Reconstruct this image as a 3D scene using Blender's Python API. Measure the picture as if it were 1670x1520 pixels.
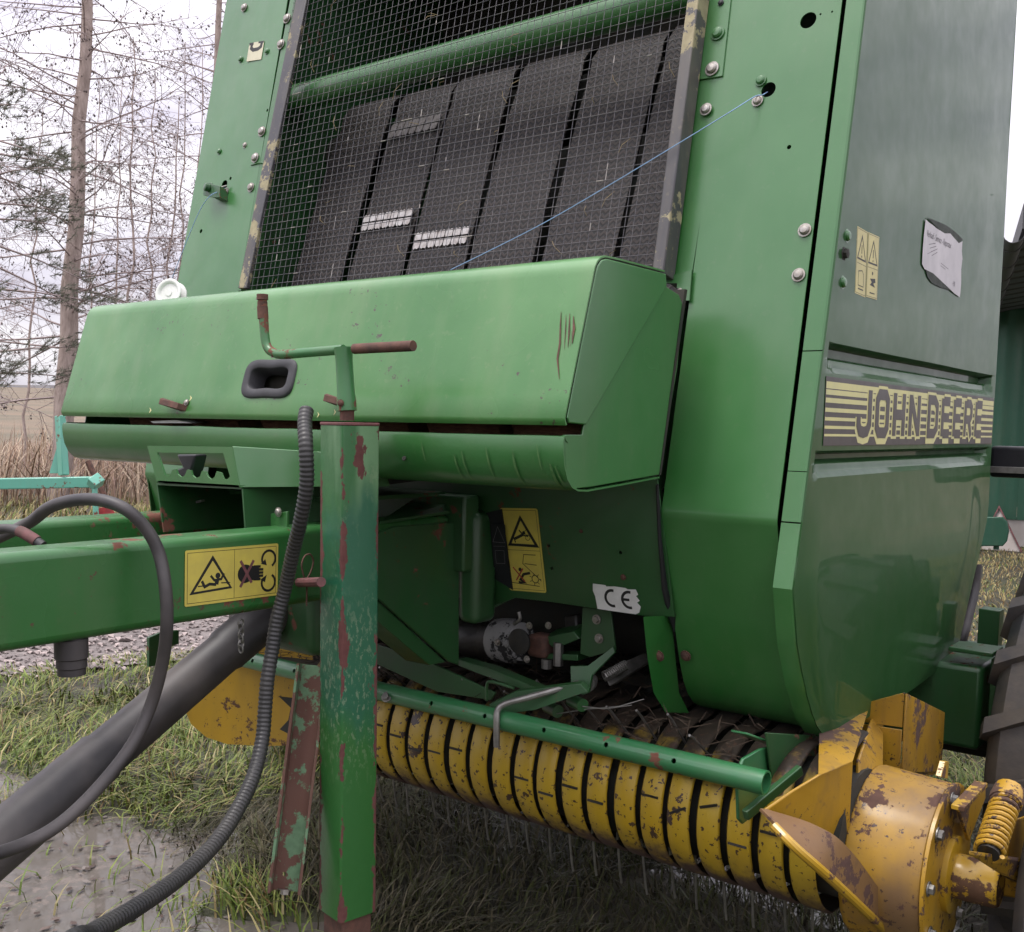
import bpy, bmesh, math, random
import numpy as np
from mathutils import Vector, Matrix, noise as mnoise

for o in list(bpy.data.objects):
    bpy.data.objects.remove(o, do_unlink=True)
SC = bpy.context.scene
COL = SC.collection
rnd = random.Random(7)

# ------------------------------------------------------------------ camera
CAMZ = 1.25
FPX, CX, CY = 1683.88, 835.0, 840.0            # focal length and principal point on a 1670 x 1520 sheet
RW = Matrix(((0.79211619, 0.06808093, -0.60656156),
             (0.61008113, -0.05772306, 0.79023355),
             (0.01878724, -0.99600855, -0.08725826)))   # columns: right, down, forward
cd = bpy.data.cameras.new("camera")
cam = bpy.data.objects.new("camera", cd)
COL.objects.link(cam)
r, d, f = RW.col[0], RW.col[1], RW.col[2]
cam.matrix_world = Matrix(((r.x, -d.x, -f.x, 0), (r.y, -d.y, -f.y, 0), (r.z, -d.z, -f.z, CAMZ), (0, 0, 0, 1)))
cd.sensor_fit = 'HORIZONTAL'
cd.sensor_width = 36.0
cd.lens = FPX / 1670 * 36
cd.shift_y = 80 / 1670
cd.clip_start = 0.02
cd.clip_end = 2000
SC.camera = cam
SC.render.resolution_x, SC.render.resolution_y = 1024, 932

# ------------------------------------------------------------------ sky, sun, exposure
SUN_EL, SUN_AZ = math.radians(71), math.radians(214)   # azimuth clockwise from +Y
world = bpy.data.worlds.new("World")
SC.world = world
world.use_nodes = True
wt = world.node_tree
wt.nodes.clear()
wo = wt.nodes.new('ShaderNodeOutputWorld')
bg = wt.nodes.new('ShaderNodeBackground')
bg.inputs[1].default_value = 0.1
sky = wt.nodes.new('ShaderNodeTexSky')
sky.sky_type = 'NISHITA'
sky.sun_disc = False
sky.sun_elevation = SUN_EL
sky.sun_rotation = SUN_AZ
sky.dust_density = 3.0
tc = wt.nodes.new('ShaderNodeTexCoord')
mp = wt.nodes.new('ShaderNodeMapping')
mp.inputs['Scale'].default_value = (1, 1, 2.6)
nz = wt.nodes.new('ShaderNodeTexNoise')
nz.inputs['Scale'].default_value = 4.2
nz.inputs['Detail'].default_value = 7
nz.inputs['Roughness'].default_value = 0.55
rp = wt.nodes.new('ShaderNodeValToRGB')
rp.color_ramp.elements[0].position = 0.36
rp.color_ramp.elements[0].color = (11.6, 10.9, 12.9, 1)
rp.color_ramp.elements[1].position = 0.60
rp.color_ramp.elements[1].color = (18.2, 17.7, 18.6, 1)
mx = wt.nodes.new('ShaderNodeMix')
mx.data_type = 'RGBA'
mx.inputs[0].default_value = 0.90
wt.links.new(tc.outputs['Generated'], mp.inputs[0])
wt.links.new(mp.outputs[0], nz.inputs['Vector'])
wt.links.new(nz.outputs['Fac'], rp.inputs[0])
wt.links.new(sky.outputs[0], mx.inputs[6])
# an overcast sky is about three times as bright overhead as at the horizon
sz = wt.nodes.new('ShaderNodeSeparateXYZ'); wt.links.new(tc.outputs['Generated'], sz.inputs[0])
mr = wt.nodes.new('ShaderNodeMapRange')
mr.inputs['From Min'].default_value = 0.0; mr.inputs['From Max'].default_value = 1.0
mr.inputs['To Min'].default_value = 0.36; mr.inputs['To Max'].default_value = 1.10
wt.links.new(sz.outputs['Z'], mr.inputs['Value'])
vmul = wt.nodes.new('ShaderNodeVectorMath'); vmul.operation = 'SCALE'
wt.links.new(rp.outputs[0], vmul.inputs[0]); wt.links.new(mr.outputs[0], vmul.inputs['Scale'])
wt.links.new(vmul.outputs[0], mx.inputs[7])
wt.links.new(mx.outputs[2], bg.inputs[0])
wt.links.new(bg.outputs[0], wo.inputs[0])

sl = bpy.data.lights.new("sun", 'SUN')
sl.energy = 1.5
sl.angle = math.radians(20)
sl.color = (1.0, 0.96, 0.9)
sun = bpy.data.objects.new("sun", sl)
COL.objects.link(sun)
sd = Vector((math.sin(SUN_AZ) * math.cos(SUN_EL), math.cos(SUN_AZ) * math.cos(SUN_EL), math.sin(SUN_EL)))
sun.rotation_euler = sd.to_track_quat('Z', 'Y').to_euler()
sun.location = (0, 0, 10)

vs = SC.view_settings
vs.view_transform = 'Standard'
vs.look = 'None'
vs.exposure = 0.6
vs.gamma = 1.0
SC.render.engine = 'CYCLES'
cy_ = SC.cycles
cy_.max_bounces = 4; cy_.diffuse_bounces = 1; cy_.glossy_bounces = 2; cy_.transmission_bounces = 0; cy_.volume_bounces = 0
cy_.caustics_reflective = False; cy_.caustics_refractive = False
cy_.use_adaptive_sampling = True; cy_.adaptive_threshold = 0.02

# ------------------------------------------------------------------ helpers: measured points
def _ray(u, v):
    return RW @ Vector((u - CX, v - CY, FPX))
O3 = Vector((0, 0, CAMZ))
def PX(u, v, x):
    q = _ray(u, v); return O3 + q * (x / q.x)
def PY(u, v, y):
    q = _ray(u, v); return O3 + q * (y / q.y)
def PZ(u, v, z):
    q = _ray(u, v); return O3 + q * ((z - CAMZ) / q.z)
def PF(u, v, off=0.0):                      # the sloping front of the machine
    q = _ray(u, v)
    return O3 + q * ((1.696 + off + .209 * (CAMZ - 1.095)) / (q.y - .209 * q.z))
def PG(u, v, off=0.0):                      # the lower front wall, sloping under
    q = _ray(u, v)
    return O3 + q * ((1.70 + off - .22 * (CAMZ - 1.08)) / (q.y + .22 * q.z))
def Fy(z, off=0.0):
    return 1.696 + off + .209 * (z - 1.095)
V = Vector
FN = V((0, -1, .209)).normalized()          # front normal
FU = V((0, .209, 1)).normalized()           # up along the front

# ------------------------------------------------------------------ helpers: meshes
class MB:
    def __init__(s):
        s.v, s.f = [], []
    def add(s, vs_, fs_):
        b = len(s.v)
        s.v += [tuple(p) for p in vs_]
        s.f += [tuple(b + i for i in q) for q in fs_]
        return s
    def box(s, c, size, rot=None):
        c = V(c); hx, hy, hz = [a / 2 for a in size]
        pts = [V((x, y, z)) for x in (-hx, hx) for y in (-hy, hy) for z in (-hz, hz)]
        if rot is not None:
            pts = [rot @ p for p in pts]
        return s.add([c + p for p in pts], [(0, 1, 3, 2), (4, 6, 7, 5), (0, 4, 5, 1), (2, 3, 7, 6), (0, 2, 6, 4), (1, 5, 7, 3)])
    def prism(s, poly, vec):
        n = len(poly); vec = V(vec); poly = [V(p) for p in poly]
        return s.add(poly + [p + vec for p in poly],
                     [tuple(range(n))[::-1], tuple(range(n, 2 * n))] + [(i, (i + 1) % n, n + (i + 1) % n, n + i) for i in range(n)])
    def bar(s, a, b, w, t, up=(0, 0, 1)):
        a, b = V(a), V(b); x = (b - a).normalized(); up = V(up)
        y = up.cross(x).normalized(); z = x.cross(y)
        rot = Matrix((x, y, z)).transposed()
        return s.box((a + b) / 2, ((b - a).length, t, w), rot)
    def tube(s, pts, rad, n=10, caps=True, ph=0.0):
        pts = [V(p) for p in pts]; m = len(pts)
        if not hasattr(rad, '__len__'):
            rad = [rad] * m
        t0 = (pts[1] - pts[0]).normalized()
        ref = V((0, 0, 1)) if abs(t0.z) < .9 else V((1, 0, 0))
        nx = ref.cross(t0).normalized()
        vs_, fs_ = [], []
        for i in range(m):
            t = (pts[min(i + 1, m - 1)] - pts[max(i - 1, 0)])
            t = t.normalized() if t.length > 1e-9 else t0
            nx = (nx - t * nx.dot(t)).normalized()
            ny = t.cross(nx)
            for k in range(n):
                a = 2 * math.pi * k / n + ph
                vs_.append(pts[i] + (nx * math.cos(a) + ny * math.sin(a)) * rad[i])
        for i in range(m - 1):
            for k in range(n):
                k2 = (k + 1) % n
                fs_.append((i * n + k, i * n + k2, (i + 1) * n + k2, (i + 1) * n + k))
        if caps:
            fs_.append(tuple(range(n))[::-1]); fs_.append(tuple((m - 1) * n + k for k in range(n)))
        return s.add(vs_, fs_)
    def lathe(s, prof, origin, axis, n=20):
        # prof: list of (distance along axis, radius)
        axis = V(axis).normalized(); ref = V((0, 0, 1)) if abs(axis.z) < .9 else V((1, 0, 0))
        a = ref.cross(axis).normalized(); b = axis.cross(a); o = V(origin)
        vs_, fs_ = [], []
        for (h, r_) in prof:
            for k in range(n):
                t = 2 * math.pi * k / n
                vs_.append(o + axis * h + (a * math.cos(t) + b * math.sin(t)) * max(r_, 1e-5))
        for i in range(len(prof) - 1):
            for k in range(n):
                k2 = (k + 1) % n
                fs_.append((i * n + k, i * n + k2, (i + 1) * n + k2, (i + 1) * n + k))
        fs_.append(tuple(range(n))[::-1]); fs_.append(tuple((len(prof) - 1) * n + k for k in range(n)))
        return s.add(vs_, fs_)
    def grid(s, rows):
        m, n = len(rows), len(rows[0])
        vs_ = [p for r_ in rows for p in r_]
        return s.add(vs_, [(i * n + j, i * n + j + 1, (i + 1) * n + j + 1, (i + 1) * n + j) for i in range(m - 1) for j in range(n - 1)])
    def mesh(s, name='m', sharp=35, recalc=True):
        me = bpy.data.meshes.new(name)
        me.from_pydata(s.v, [], s.f)
        if recalc:
            bm = bmesh.new(); bm.from_mesh(me)
            bmesh.ops.recalc_face_normals(bm, faces=bm.faces)
            bm.to_mesh(me); bm.free()
        if sharp:
            me.polygons.foreach_set('use_smooth', [True] * len(me.polygons))
            me.set_sharp_from_angle(angle=math.radians(sharp))
        me.update()
        return me
    def build(s, name, mat, parent=None, bevel=0, seg=2, sharp=35, recalc=True):
        return link(name, s.mesh(name, sharp, recalc), mat, parent, bevel, seg)

def link(name, me, mat, parent=None, bevel=0, seg=2):
    if mat is not None and len(me.materials) == 0:
        me.materials.append(mat)
    o = bpy.data.objects.new(name, me)
    COL.objects.link(o)
    if parent is not None:
        o.parent = parent
        if parent.parent is None:
            o.matrix_parent_inverse = Matrix.Translation(-V(parent.location))
        elif parent.matrix_local != Matrix.Identity(4):
            o.matrix_parent_inverse = parent.matrix_basis.inverted()
    if bevel:
        b = o.modifiers.new('bevel', 'BEVEL')
        b.width = bevel; b.segments = seg; b.limit_method = 'ANGLE'; b.angle_limit = math.radians(40)
        b.use_clamp_overlap = True
    return o

def solid(o, t, off=-1):
    m = o.modifiers.new('solid', 'SOLIDIFY'); m.thickness = t; m.offset = off
    e = o.modifiers.new('edges', 'EDGE_SPLIT'); e.split_angle = math.radians(40)
    return o

def cut(o, cutters):
    """subtract the cutter shapes for good; nothing of them stays in the scene"""
    mb = MB()
    for c in cutters:
        mb.add(c.v, c.f)
    co = mb.build('cutter', None, None, sharp=0)
    m = o.modifiers.new('b', 'BOOLEAN'); m.object = co; m.operation = 'DIFFERENCE'; m.solver = 'EXACT'
    m.use_self = False
    bpy.context.view_layer.update()
    dg = bpy.context.evaluated_depsgraph_get()
    me = bpy.data.meshes.new_from_object(o.evaluated_get(dg))
    old = o.data
    o.modifiers.clear(); o.data = me
    me.polygons.foreach_set('use_smooth', [True] * len(me.polygons))
    me.set_sharp_from_angle(angle=math.radians(35))
    bpy.data.meshes.remove(old)
    bpy.data.objects.remove(co, do_unlink=True)
    return o

def tag(o, label=None, cat=None, group=None, kind=None):
    if label: o['label'] = label
    if cat: o['category'] = cat
    if group: o['group'] = group
    if kind: o['kind'] = kind
    return o

def empty(name, loc):
    o = bpy.data.objects.new(name, None)
    o.empty_display_size = .1
    COL.objects.link(o); o.location = loc
    return o

def curve_pts(pts, n=8):
    """Catmull-Rom through the points"""
    pts = [V(p) for p in pts]
    P_ = [pts[0] * 2 - pts[1]] + pts + [pts[-1] * 2 - pts[-2]]
    out = []
    for i in range(1, len(P_) - 2):
        a, b, c, e = P_[i - 1:i + 3]
        for k in range(n):
            t = k / n
            out.append(.5 * ((2 * b) + (c - a) * t + (2 * a - 5 * b + 4 * c - e) * t * t + (3 * b - a - 3 * c + e) * t ** 3))
    out.append(pts[-1])
    return out

# ------------------------------------------------------------------ materials
def newmat(name):
    m = bpy.data.materials.new(name); m.use_nodes = True
    nt = m.node_tree; b = nt.nodes['Principled BSDF']
    return m, nt, b
def N(nt, t, **kw):
    n = nt.nodes.new(t)
    for k, v in kw.items():
        if k in n.inputs: n.inputs[k].default_value = v
        else: setattr(n, k, v)
    return n
def L(nt, a, b): nt.links.new(a, b)
def ramp(nt, src, p0, p1, c0=(0, 0, 0, 1), c1=(1, 1, 1, 1)):
    r_ = nt.nodes.new('ShaderNodeValToRGB')
    r_.color_ramp.elements[0].position = p0; r_.color_ramp.elements[0].color = c0
    r_.color_ramp.elements[1].position = p1; r_.color_ramp.elements[1].color = c1
    L(nt, src, r_.inputs[0]); return r_.outputs[0]
def mixc(nt, fac, a, b):
    m = nt.nodes.new('ShaderNodeMix'); m.data_type = 'RGBA'
    if hasattr(fac, 'links'): L(nt, fac, m.inputs[0])
    else: m.inputs[0].default_value = fac
    for s_, i in ((a, 6), (b, 7)):
        if hasattr(s_, 'links'): L(nt, s_, m.inputs[i])
        else: m.inputs[i].default_value = (*s_, 1) if len(s_) == 3 else s_
    return m.outputs[2]
def mixf(nt, fac, a, b):
    m = nt.nodes.new('ShaderNodeMix'); m.data_type = 'FLOAT'
    if hasattr(fac, 'links'): L(nt, fac, m.inputs[0])
    else: m.inputs[0].default_value = fac
    for s_, i in ((a, 2), (b, 3)):
        if hasattr(s_, 'links'): L(nt, s_, m.inputs[i])
        else: m.inputs[i].default_value = s_
    return m.outputs[0]
def mul(nt, a, b, op='MULTIPLY'):
    m = nt.nodes.new('ShaderNodeMath'); m.operation = op
    for s_, i in ((a, 0), (b, 1)):
        if hasattr(s_, 'links'): L(nt, s_, m.inputs[i])
        else: m.inputs[i].default_value = s_
    return m.outputs[0]
def noise(nt, scale, detail=5, rough=.55, stretch=None, off=(0, 0, 0)):
    t = nt.nodes.new('ShaderNodeTexCoord'); mpn = nt.nodes.new('ShaderNodeMapping')
    if stretch: mpn.inputs['Scale'].default_value = stretch
    mpn.inputs['Location'].default_value = off
    n = nt.nodes.new('ShaderNodeTexNoise')
    n.inputs['Scale'].default_value = scale; n.inputs['Detail'].default_value = detail; n.inputs['Roughness'].default_value = rough
    oi = nt.nodes.new('ShaderNodeObjectInfo'); ad = nt.nodes.new('ShaderNodeVectorMath'); ad.operation = 'ADD'   # copies of one mesh wear differently
    L(nt, t.outputs['Object'], ad.inputs[0]); L(nt, oi.outputs['Location'], ad.inputs[1])
    L(nt, ad.outputs[0], mpn.inputs[0]); L(nt, mpn.outputs[0], n.inputs['Vector'])
    return n.outputs['Fac']
def bump(nt, b, h, strength, dist):
    bp = nt.nodes.new('ShaderNodeBump'); bp.inputs['Strength'].default_value = strength; bp.inputs['Distance'].default_value = dist
    L(nt, h, bp.inputs['Height']); L(nt, bp.outputs[0], b.inputs['Normal'])
    return bp

def paint(name, base, fade, rust=0.0, rustcol=(.09, .035, .022), chip=0.0, chipcol=(.5, .45, .2), rough=.42, coat=.7, coatr=.16, dirt=.15, dirtcol=(.16, .14, .10), wav=.5, fadeamt=.6, speck=0, spec=.5, fr=(.35, .7)):
    m, nt, b = newmat(name)
    c = mixc(nt, mul(nt, ramp(nt, noise(nt, 2.2, 4, .6), *fr), fadeamt), base, fade)
    st = ramp(nt, noise(nt, 9, 4, .65, stretch=(1, 1, .18)), .45, .8)
    c = mixc(nt, mul(nt, st, dirt), c, dirtcol)
    fleck = ramp(nt, noise(nt, 60, 3, .6), .62, .7)
    c = mixc(nt, mul(nt, fleck, dirt * .5), c, dirtcol)
    rg = mixf(nt, ramp(nt, noise(nt, 14, 2), .3, .8), rough - .06, rough + .14)
    ct = coat
    if chip:
        k = ramp(nt, mul(nt, noise(nt, 40, 6, .6, off=(3, 1, 2)), ramp(nt, noise(nt, 4, 3, off=(7, 2, 5)), .5, .75)), .40 - chip * .12, .42 - chip * .12)
        c = mixc(nt, k, c, chipcol)
    if speck:
        k3 = ramp(nt, mul(nt, noise(nt, 85, 4, .65, off=(4, 4, 9)), ramp(nt, noise(nt, 7, 3, .6, off=(2, 6, 1)), .35, .7, (.72, .72, .72, 1))), .60 - .03 * speck, .63 - .03 * speck)
        c = mixc(nt, k3, c, rustcol)
    if rust:
        a = mul(nt, noise(nt, 26, 6, .70), ramp(nt, noise(nt, 4.2, 3, .6, off=(5, 9, 1)), .3, .75, (.45, .45, .45, 1)))
        k2 = ramp(nt, a, .50 - rust * .30, .525 - rust * .30)
        rc = mixc(nt, noise(nt, 70, 3), rustcol, tuple(min(1, x * 2.3) for x in rustcol))
        c = mixc(nt, k2, c, rc)
        rg = mixf(nt, k2, rg, .9)
        ct = mixf(nt, k2, coat, 0.0)
    b.inputs['Specular IOR Level'].default_value = spec
    L(nt, c, b.inputs['Base Color']); L(nt, rg, b.inputs['Roughness'])
    if hasattr(ct, 'links'): L(nt, ct, b.inputs['Coat Weight'])
    else: b.inputs['Coat Weight'].default_value = ct
    L(nt, mixf(nt, noise(nt, 6, 2), coatr * .7, coatr * 1.6), b.inputs['Coat Roughness'])
    bump(nt, b, mixf(nt, .12, noise(nt, 5, 2), noise(nt, 160, 2)), .35 * wav, .004)
    return m

def plain(name, col, rough=.6, metal=0.0, var=.3, scale=20, col2=None, bmp=.2, bdist=.002, spec=.5, stretch=None):
    m, nt, b = newmat(name)
    c2 = col2 or tuple(x * (1 - var) for x in col)
    n_ = noise(nt, scale, 4, .6, stretch=stretch)
    L(nt, mixc(nt, ramp(nt, n_, .35, .68), col, c2), b.inputs['Base Color'])
    L(nt, mixf(nt, n_, rough - .1, min(1, rough + .12)), b.inputs['Roughness'])
    b.inputs['Metallic'].default_value = metal
    b.inputs['Specular IOR Level'].default_value = spec
    if bmp: bump(nt, b, noise(nt, scale * 3, 3, stretch=stretch), bmp, bdist)
    return m

G0, G1 = (.016, .118, .019), (.055, .180, .052)
M = {}
M['green'] = paint('green paint', G0, G1, rust=0.0, dirt=.15, wav=.4, coat=.8, coatr=.2)
M['green_front'] = paint('sun-bleached green paint', (.022, .140, .024), (.065, .205, .062), dirt=.16, dirtcol=(.16, .2, .12), wav=.4, coat=.9, coatr=.2, fr=(.38, .66))
M['green_crank'] = paint('rubbed green paint', (.03, .15, .04), (.07, .20, .09), rust=.45, dirt=.3, coat=.3, speck=1)
M['green_beam'] = paint('scuffed green paint', G0, (.04, .16, .045), rust=.10, speck=.7, dirt=.3, dirtcol=(.10, .12, .06), wav=.5, coat=.6, coatr=.25)
M['green_hood'] = paint('faded green paint', (.034, .160, .028), (.080, .230, .064), dirt=.40, dirtcol=(.17, .24, .11), wav=.9, coat=.6, coatr=.22, fadeamt=.95, fr=(.40, .64), speck=.3, rustcol=(.05, .035, .025))
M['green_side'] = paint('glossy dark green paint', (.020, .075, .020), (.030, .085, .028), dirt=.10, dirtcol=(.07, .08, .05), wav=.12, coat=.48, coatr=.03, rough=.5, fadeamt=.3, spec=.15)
M['green_worn'] = paint('worn green paint', (.03, .165, .045), (.085, .24, .11), rust=.37, dirt=.3, wav=.7, coat=.4, speck=1)
M['green_dirty_shaded'] = paint('dusty shaded green paint', (.013, .075, .017), (.032, .10, .036), rust=.05, dirt=.45, dirtcol=(.055, .058, .042), wav=.6, coat=.35, coatr=.3)  # dusty paint, base darkened to deepen the shade under the box
M['green_bar'] = paint('green bar paint', (.022, .15, .05), (.04, .19, .07), rust=.22, dirt=.2, wav=.4)
M['yellow'] = paint('yellow paint', (.43, .25, .010), (.47, .29, .025), rust=.28, speck=1.3, rustcol=(.06, .03, .016), dirt=.4, dirtcol=(.12, .085, .035), wav=.6, coat=.5)
M['yellow_worn'] = paint('rusty yellow paint', (.39, .215, .012), (.43, .25, .025), rust=.34, speck=1.7, rustcol=(.05, .028, .02), dirt=.95, dirtcol=(.15, .085, .04), wav=.8, coat=.3)
M['rust_green'] = paint('rust with paint remnants', (.125, .06, .045), (.17, .085, .06), rust=.60, rustcol=(.085, .15, .085), dirt=.3, coat=0, rough=.8, wav=1)
M['yellow_mud'] = paint('mud-worn yellow paint', (.16, .085, .035), (.24, .13, .03), rust=.45, rustcol=(.05, .026, .02), speck=1.2, dirt=.7, dirtcol=(.10, .06, .035), coat=.1, rough=.7, wav=1)
M['turquoise'] = paint('turquoise paint', (.09, .36, .26), (.14, .42, .32), rust=.2, dirt=.15)
M['black'] = plain('black plastic', (.016, .016, .02), .42, var=.3, scale=12, bmp=.1)
M['rubber'] = plain('black rubber', (.028, .026, .029), .5, col2=(.105, .092, .088), scale=5, bmp=.3)
M['conduit'] = plain('black conduit', (.02, .02, .022), .42, col2=(.04, .038, .036), scale=8, bmp=.1)
M['tyre'] = plain('muddy tyre rubber', (.035, .034, .038), .7, col2=(.09, .075, .06), scale=10, bmp=.5, bdist=.004)
M['rust'] = plain('rusty steel', (.13, .06, .042), .85, col2=(.06, .035, .028), scale=35, bmp=.5)
M['steel'] = plain('dull steel', (.30, .29, .27), .45, metal=.8, var=.45, scale=30)
M['zinc'] = plain('zinc bolt', (.38, .36, .34), .45, metal=.9, col2=(.30, .27, .23), scale=90)
M['frame_steel'] = paint('flaking dark paint', (.055, .053, .062), (.10, .095, .10), rust=.36, rustcol=(.20, .175, .11), speck=1.6, coat=.1, rough=.5, dirt=.5, dirtcol=(.22, .19, .13))
M['wire'] = plain('grey wire', (.085, .083, .098), .38, metal=.5, col2=(.17, .16, .16), scale=30, bmp=0)
M['dark'] = plain('grimy dark steel', (.018, .022, .018), .8, col2=(.035, .03, .022), scale=14)
M['grease'] = plain('greasy black steel', (.014, .014, .014), .45, col2=(.035, .03, .025), scale=25, bmp=.5)
M['chipped'] = paint('chipped silver paint', (.30, .30, .29), (.25, .25, .25), rust=.66, rustcol=(.012, .012, .012), dirt=.5, dirtcol=(.03, .03, .03), coat=0, rough=.5)
M['white'] = plain('white plastic', (.78, .78, .76), .35, col2=(.66, .66, .62), scale=8, bmp=.05)
M['yel_label'] = plain('yellow sticker', (.66, .55, .10), .45, col2=(.56, .46, .10), scale=25, bmp=.05)
M['cream_label'] = plain('cream sticker', (.62, .58, .42), .5, col2=(.52, .50, .36), scale=25, bmp=.05)
M['grip'] = plain('grey black rubber', (.045, .045, .05), .6, var=.3, scale=20, bmp=.1)
M['pale_label'] = plain('pale yellow sticker', (.60, .53, .22), .45, col2=(.5, .45, .22), scale=25, bmp=.05)
M['black_ink'] = plain('black print', (.012, .012, .012), .5, var=.2, bmp=0)
M['brown_ink'] = plain('dark brown print', (.045, .036, .034), .35, var=.15, bmp=0)
M['stripe_ink'] = plain('faded yellow print', (.62, .58, .24), .4, col2=(.55, .53, .26), scale=20, bmp=0)
M['red_ink'] = plain('faded red print', (.42, .06, .04), .5, var=.3, bmp=0)
M['white_label'] = plain('white sticker', (.72, .72, .70), .45, col2=(.60, .60, .58), scale=30, bmp=.05)
M['paper'] = plain('torn paper sticker', (.60, .57, .59), .6, col2=(.50, .48, .50), scale=14, bmp=.2)
M['gum'] = plain('sticker glue', (.04, .05, .04), .7, var=.5, scale=40)
M['grey_ink'] = plain('grey print', (.20, .18, .20), .6, var=.3, bmp=0)
M['straw'] = plain('dry straw', (.30, .23, .12), .8, var=.4, scale=40, bmp=0)
M['hay'] = plain('old hay', (.075, .052, .033), .9, col2=(.035, .022, .015), scale=60)
M['clip_shaded'] = plain('shaded belt lacing', (.16, .15, .15), .6, metal=.3, col2=(.08, .07, .07), scale=60)  # lacing steel dimmed to stand for shade at the top of the belts
M['yellow_mud2'] = paint('mud-smeared yellow paint', (.38, .21, .012), (.17, .10, .05), rust=.35, speck=2.2, rustcol=(.055, .028, .02), dirt=.8, dirtcol=(.14, .085, .05), coat=.2, rough=.5, wav=.9, fadeamt=.9, fr=(.44, .58))
M['scrape'] = plain('pale scraped paint', (.09, .19, .06), .7, col2=(.045, .14, .035), scale=60, bmp=0)
M['clip'] = plain('belt lacing steel', (.55, .53, .52), .4, metal=.4, col2=(.34, .30, .28), scale=60)
M['twine'] = plain('pale blue twine', (.26, .42, .66), .6, var=.2, scale=100)
M['twineball'] = plain('twine ball', (.24, .13, .07), .9, col2=(.12, .05, .04), scale=50, stretch=(1, 1, 6))
M['redpaint'] = plain('red paint', (.35, .03, .03), .5, var=.5, scale=20)
M['pinkrust'] = plain('red primer', (.20, .07, .075), .75, col2=(.10, .05, .045), scale=30)

# belt rubber: a fine chevron tread pressed into the surface
def belt_mat():
    m, nt, b = newmat('ribbed belt rubber')
    t = N(nt, 'ShaderNodeTexCoord'); sp = N(nt, 'ShaderNodeSeparateXYZ'); L(nt, t.outputs['Object'], sp.inputs[0])
    def tri(s_, k):
        p = mul(nt, mul(nt, s_, k), 1.0, 'PINGPONG'); return p
    zig = mul(nt, tri(sp.outputs['X'], 120.0), 1.15)
    row = mul(nt, mul(nt, mul(nt, sp.outputs['Z'], 150.0), zig, 'ADD'), 1.0, 'PINGPONG')
    h = ramp(nt, row, .35, .6)
    n_ = noise(nt, 3.0, 4)
    c = mixc(nt, h, (.008, .0075, .009), mixc(nt, n_, (.024, .018, .016), (.042, .031, .027)))
    L(nt, c, b.inputs['Base Color'])
    b.inputs['Roughness'].default_value = .6
    bump(nt, b, h, .8, .003)
    return m
M['belt'] = belt_mat()

# stripper bands: paint worn and caked with crop dirt where the crop rubs; tops also darkened for shade
def band_mat():
    m, nt, b = newmat('crop-stained yellow paint')
    t = N(nt, 'ShaderNodeTexCoord'); sp = N(nt, 'ShaderNodeSeparateXYZ'); L(nt, t.outputs['Object'], sp.inputs[0])
    n1 = noise(nt, 16, 4, .65); n2 = noise(nt, 90, 3, .6)
    c = mixc(nt, ramp(nt, noise(nt, 5, 3), .3, .7), (.44, .275, .010), (.47, .32, .025))
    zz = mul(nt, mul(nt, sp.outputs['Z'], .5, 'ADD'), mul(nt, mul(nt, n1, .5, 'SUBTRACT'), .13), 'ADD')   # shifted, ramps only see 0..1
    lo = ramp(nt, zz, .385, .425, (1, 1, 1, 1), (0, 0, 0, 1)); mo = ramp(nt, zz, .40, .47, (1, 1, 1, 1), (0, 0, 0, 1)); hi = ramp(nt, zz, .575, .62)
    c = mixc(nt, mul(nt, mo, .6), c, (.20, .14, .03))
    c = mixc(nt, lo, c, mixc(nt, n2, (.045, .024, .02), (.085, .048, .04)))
    c = mixc(nt, hi, c, mixc(nt, n2, (.016, .011, .007), (.04, .026, .014)))  # upper part: crop dirt, with the panel's shade painted in
    k = ramp(nt, noise(nt, 80, 3, .6, off=(4, 4, 9)), .60, .63)
    c = mixc(nt, k, c, (.06, .03, .016))
    k2 = ramp(nt, mul(nt, noise(nt, 30, 4, .7, off=(1, 7, 3)), noise(nt, 6, 2, off=(3, 3, 3))), .37, .385)
    c = mixc(nt, k2, c, (.05, .026, .018))
    L(nt, c, b.inputs['Base Color']); L(nt, mixf(nt, mul(nt, lo, hi, 'MAXIMUM'), .42, .85), b.inputs['Roughness'])
    b.inputs['Coat Weight'].default_value = .2; b.inputs['Coat Roughness'].default_value = .3
    bump(nt, b, n2, .25, .002)
    return m
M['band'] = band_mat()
# ================================================================== the setting
ND = V((-.87, .49, 0)).normalized()         # direction of the view to the far field on the left
def ground_z(x, y):
    d_ = x * ND.x + y * ND.y
    r_ = math.hypot(x, y)
    z = .012 * mnoise.noise(V((x * 1.7, y * 1.7, 0))) + .02 * mnoise.noise(V((x * .5, y * .5, 4)))
    if d_ > 18: z += (d_ - 18) * .030 * min(1, (d_ - 18) / 20)
    if r_ < 1.0: pass
    return z - .02
def wet(x, y):
    """how deep in the puddle hollows a point lies (0 = dry)"""
    h = 0
    for (cx_, cy_, rx_, ry_, an) in PUD:
        c_, s_ = math.cos(an), math.sin(an); dx, dy = x - cx_, y - cy_
        a, b = (dx * c_ + dy * s_) / rx_, (-dx * s_ + dy * c_) / ry_
        q = 1 - math.hypot(a, b) + .38 * mnoise.noise(V((x * 2.6, y * 2.6, 7))) + .15 * mnoise.noise(V((x * 8, y * 8, 2)))
        h = max(h, q)
    return h
PUD = [(-2.72, 1.22, .72, .62, .5), (-1.75, 1.45, .55, .35, .6), (-.75, 2.62, .75, .40, .25), (-.30, 3.3, .45, .30, .3), (-4.2, 1.1, 1.2, .7, .2)]
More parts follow.
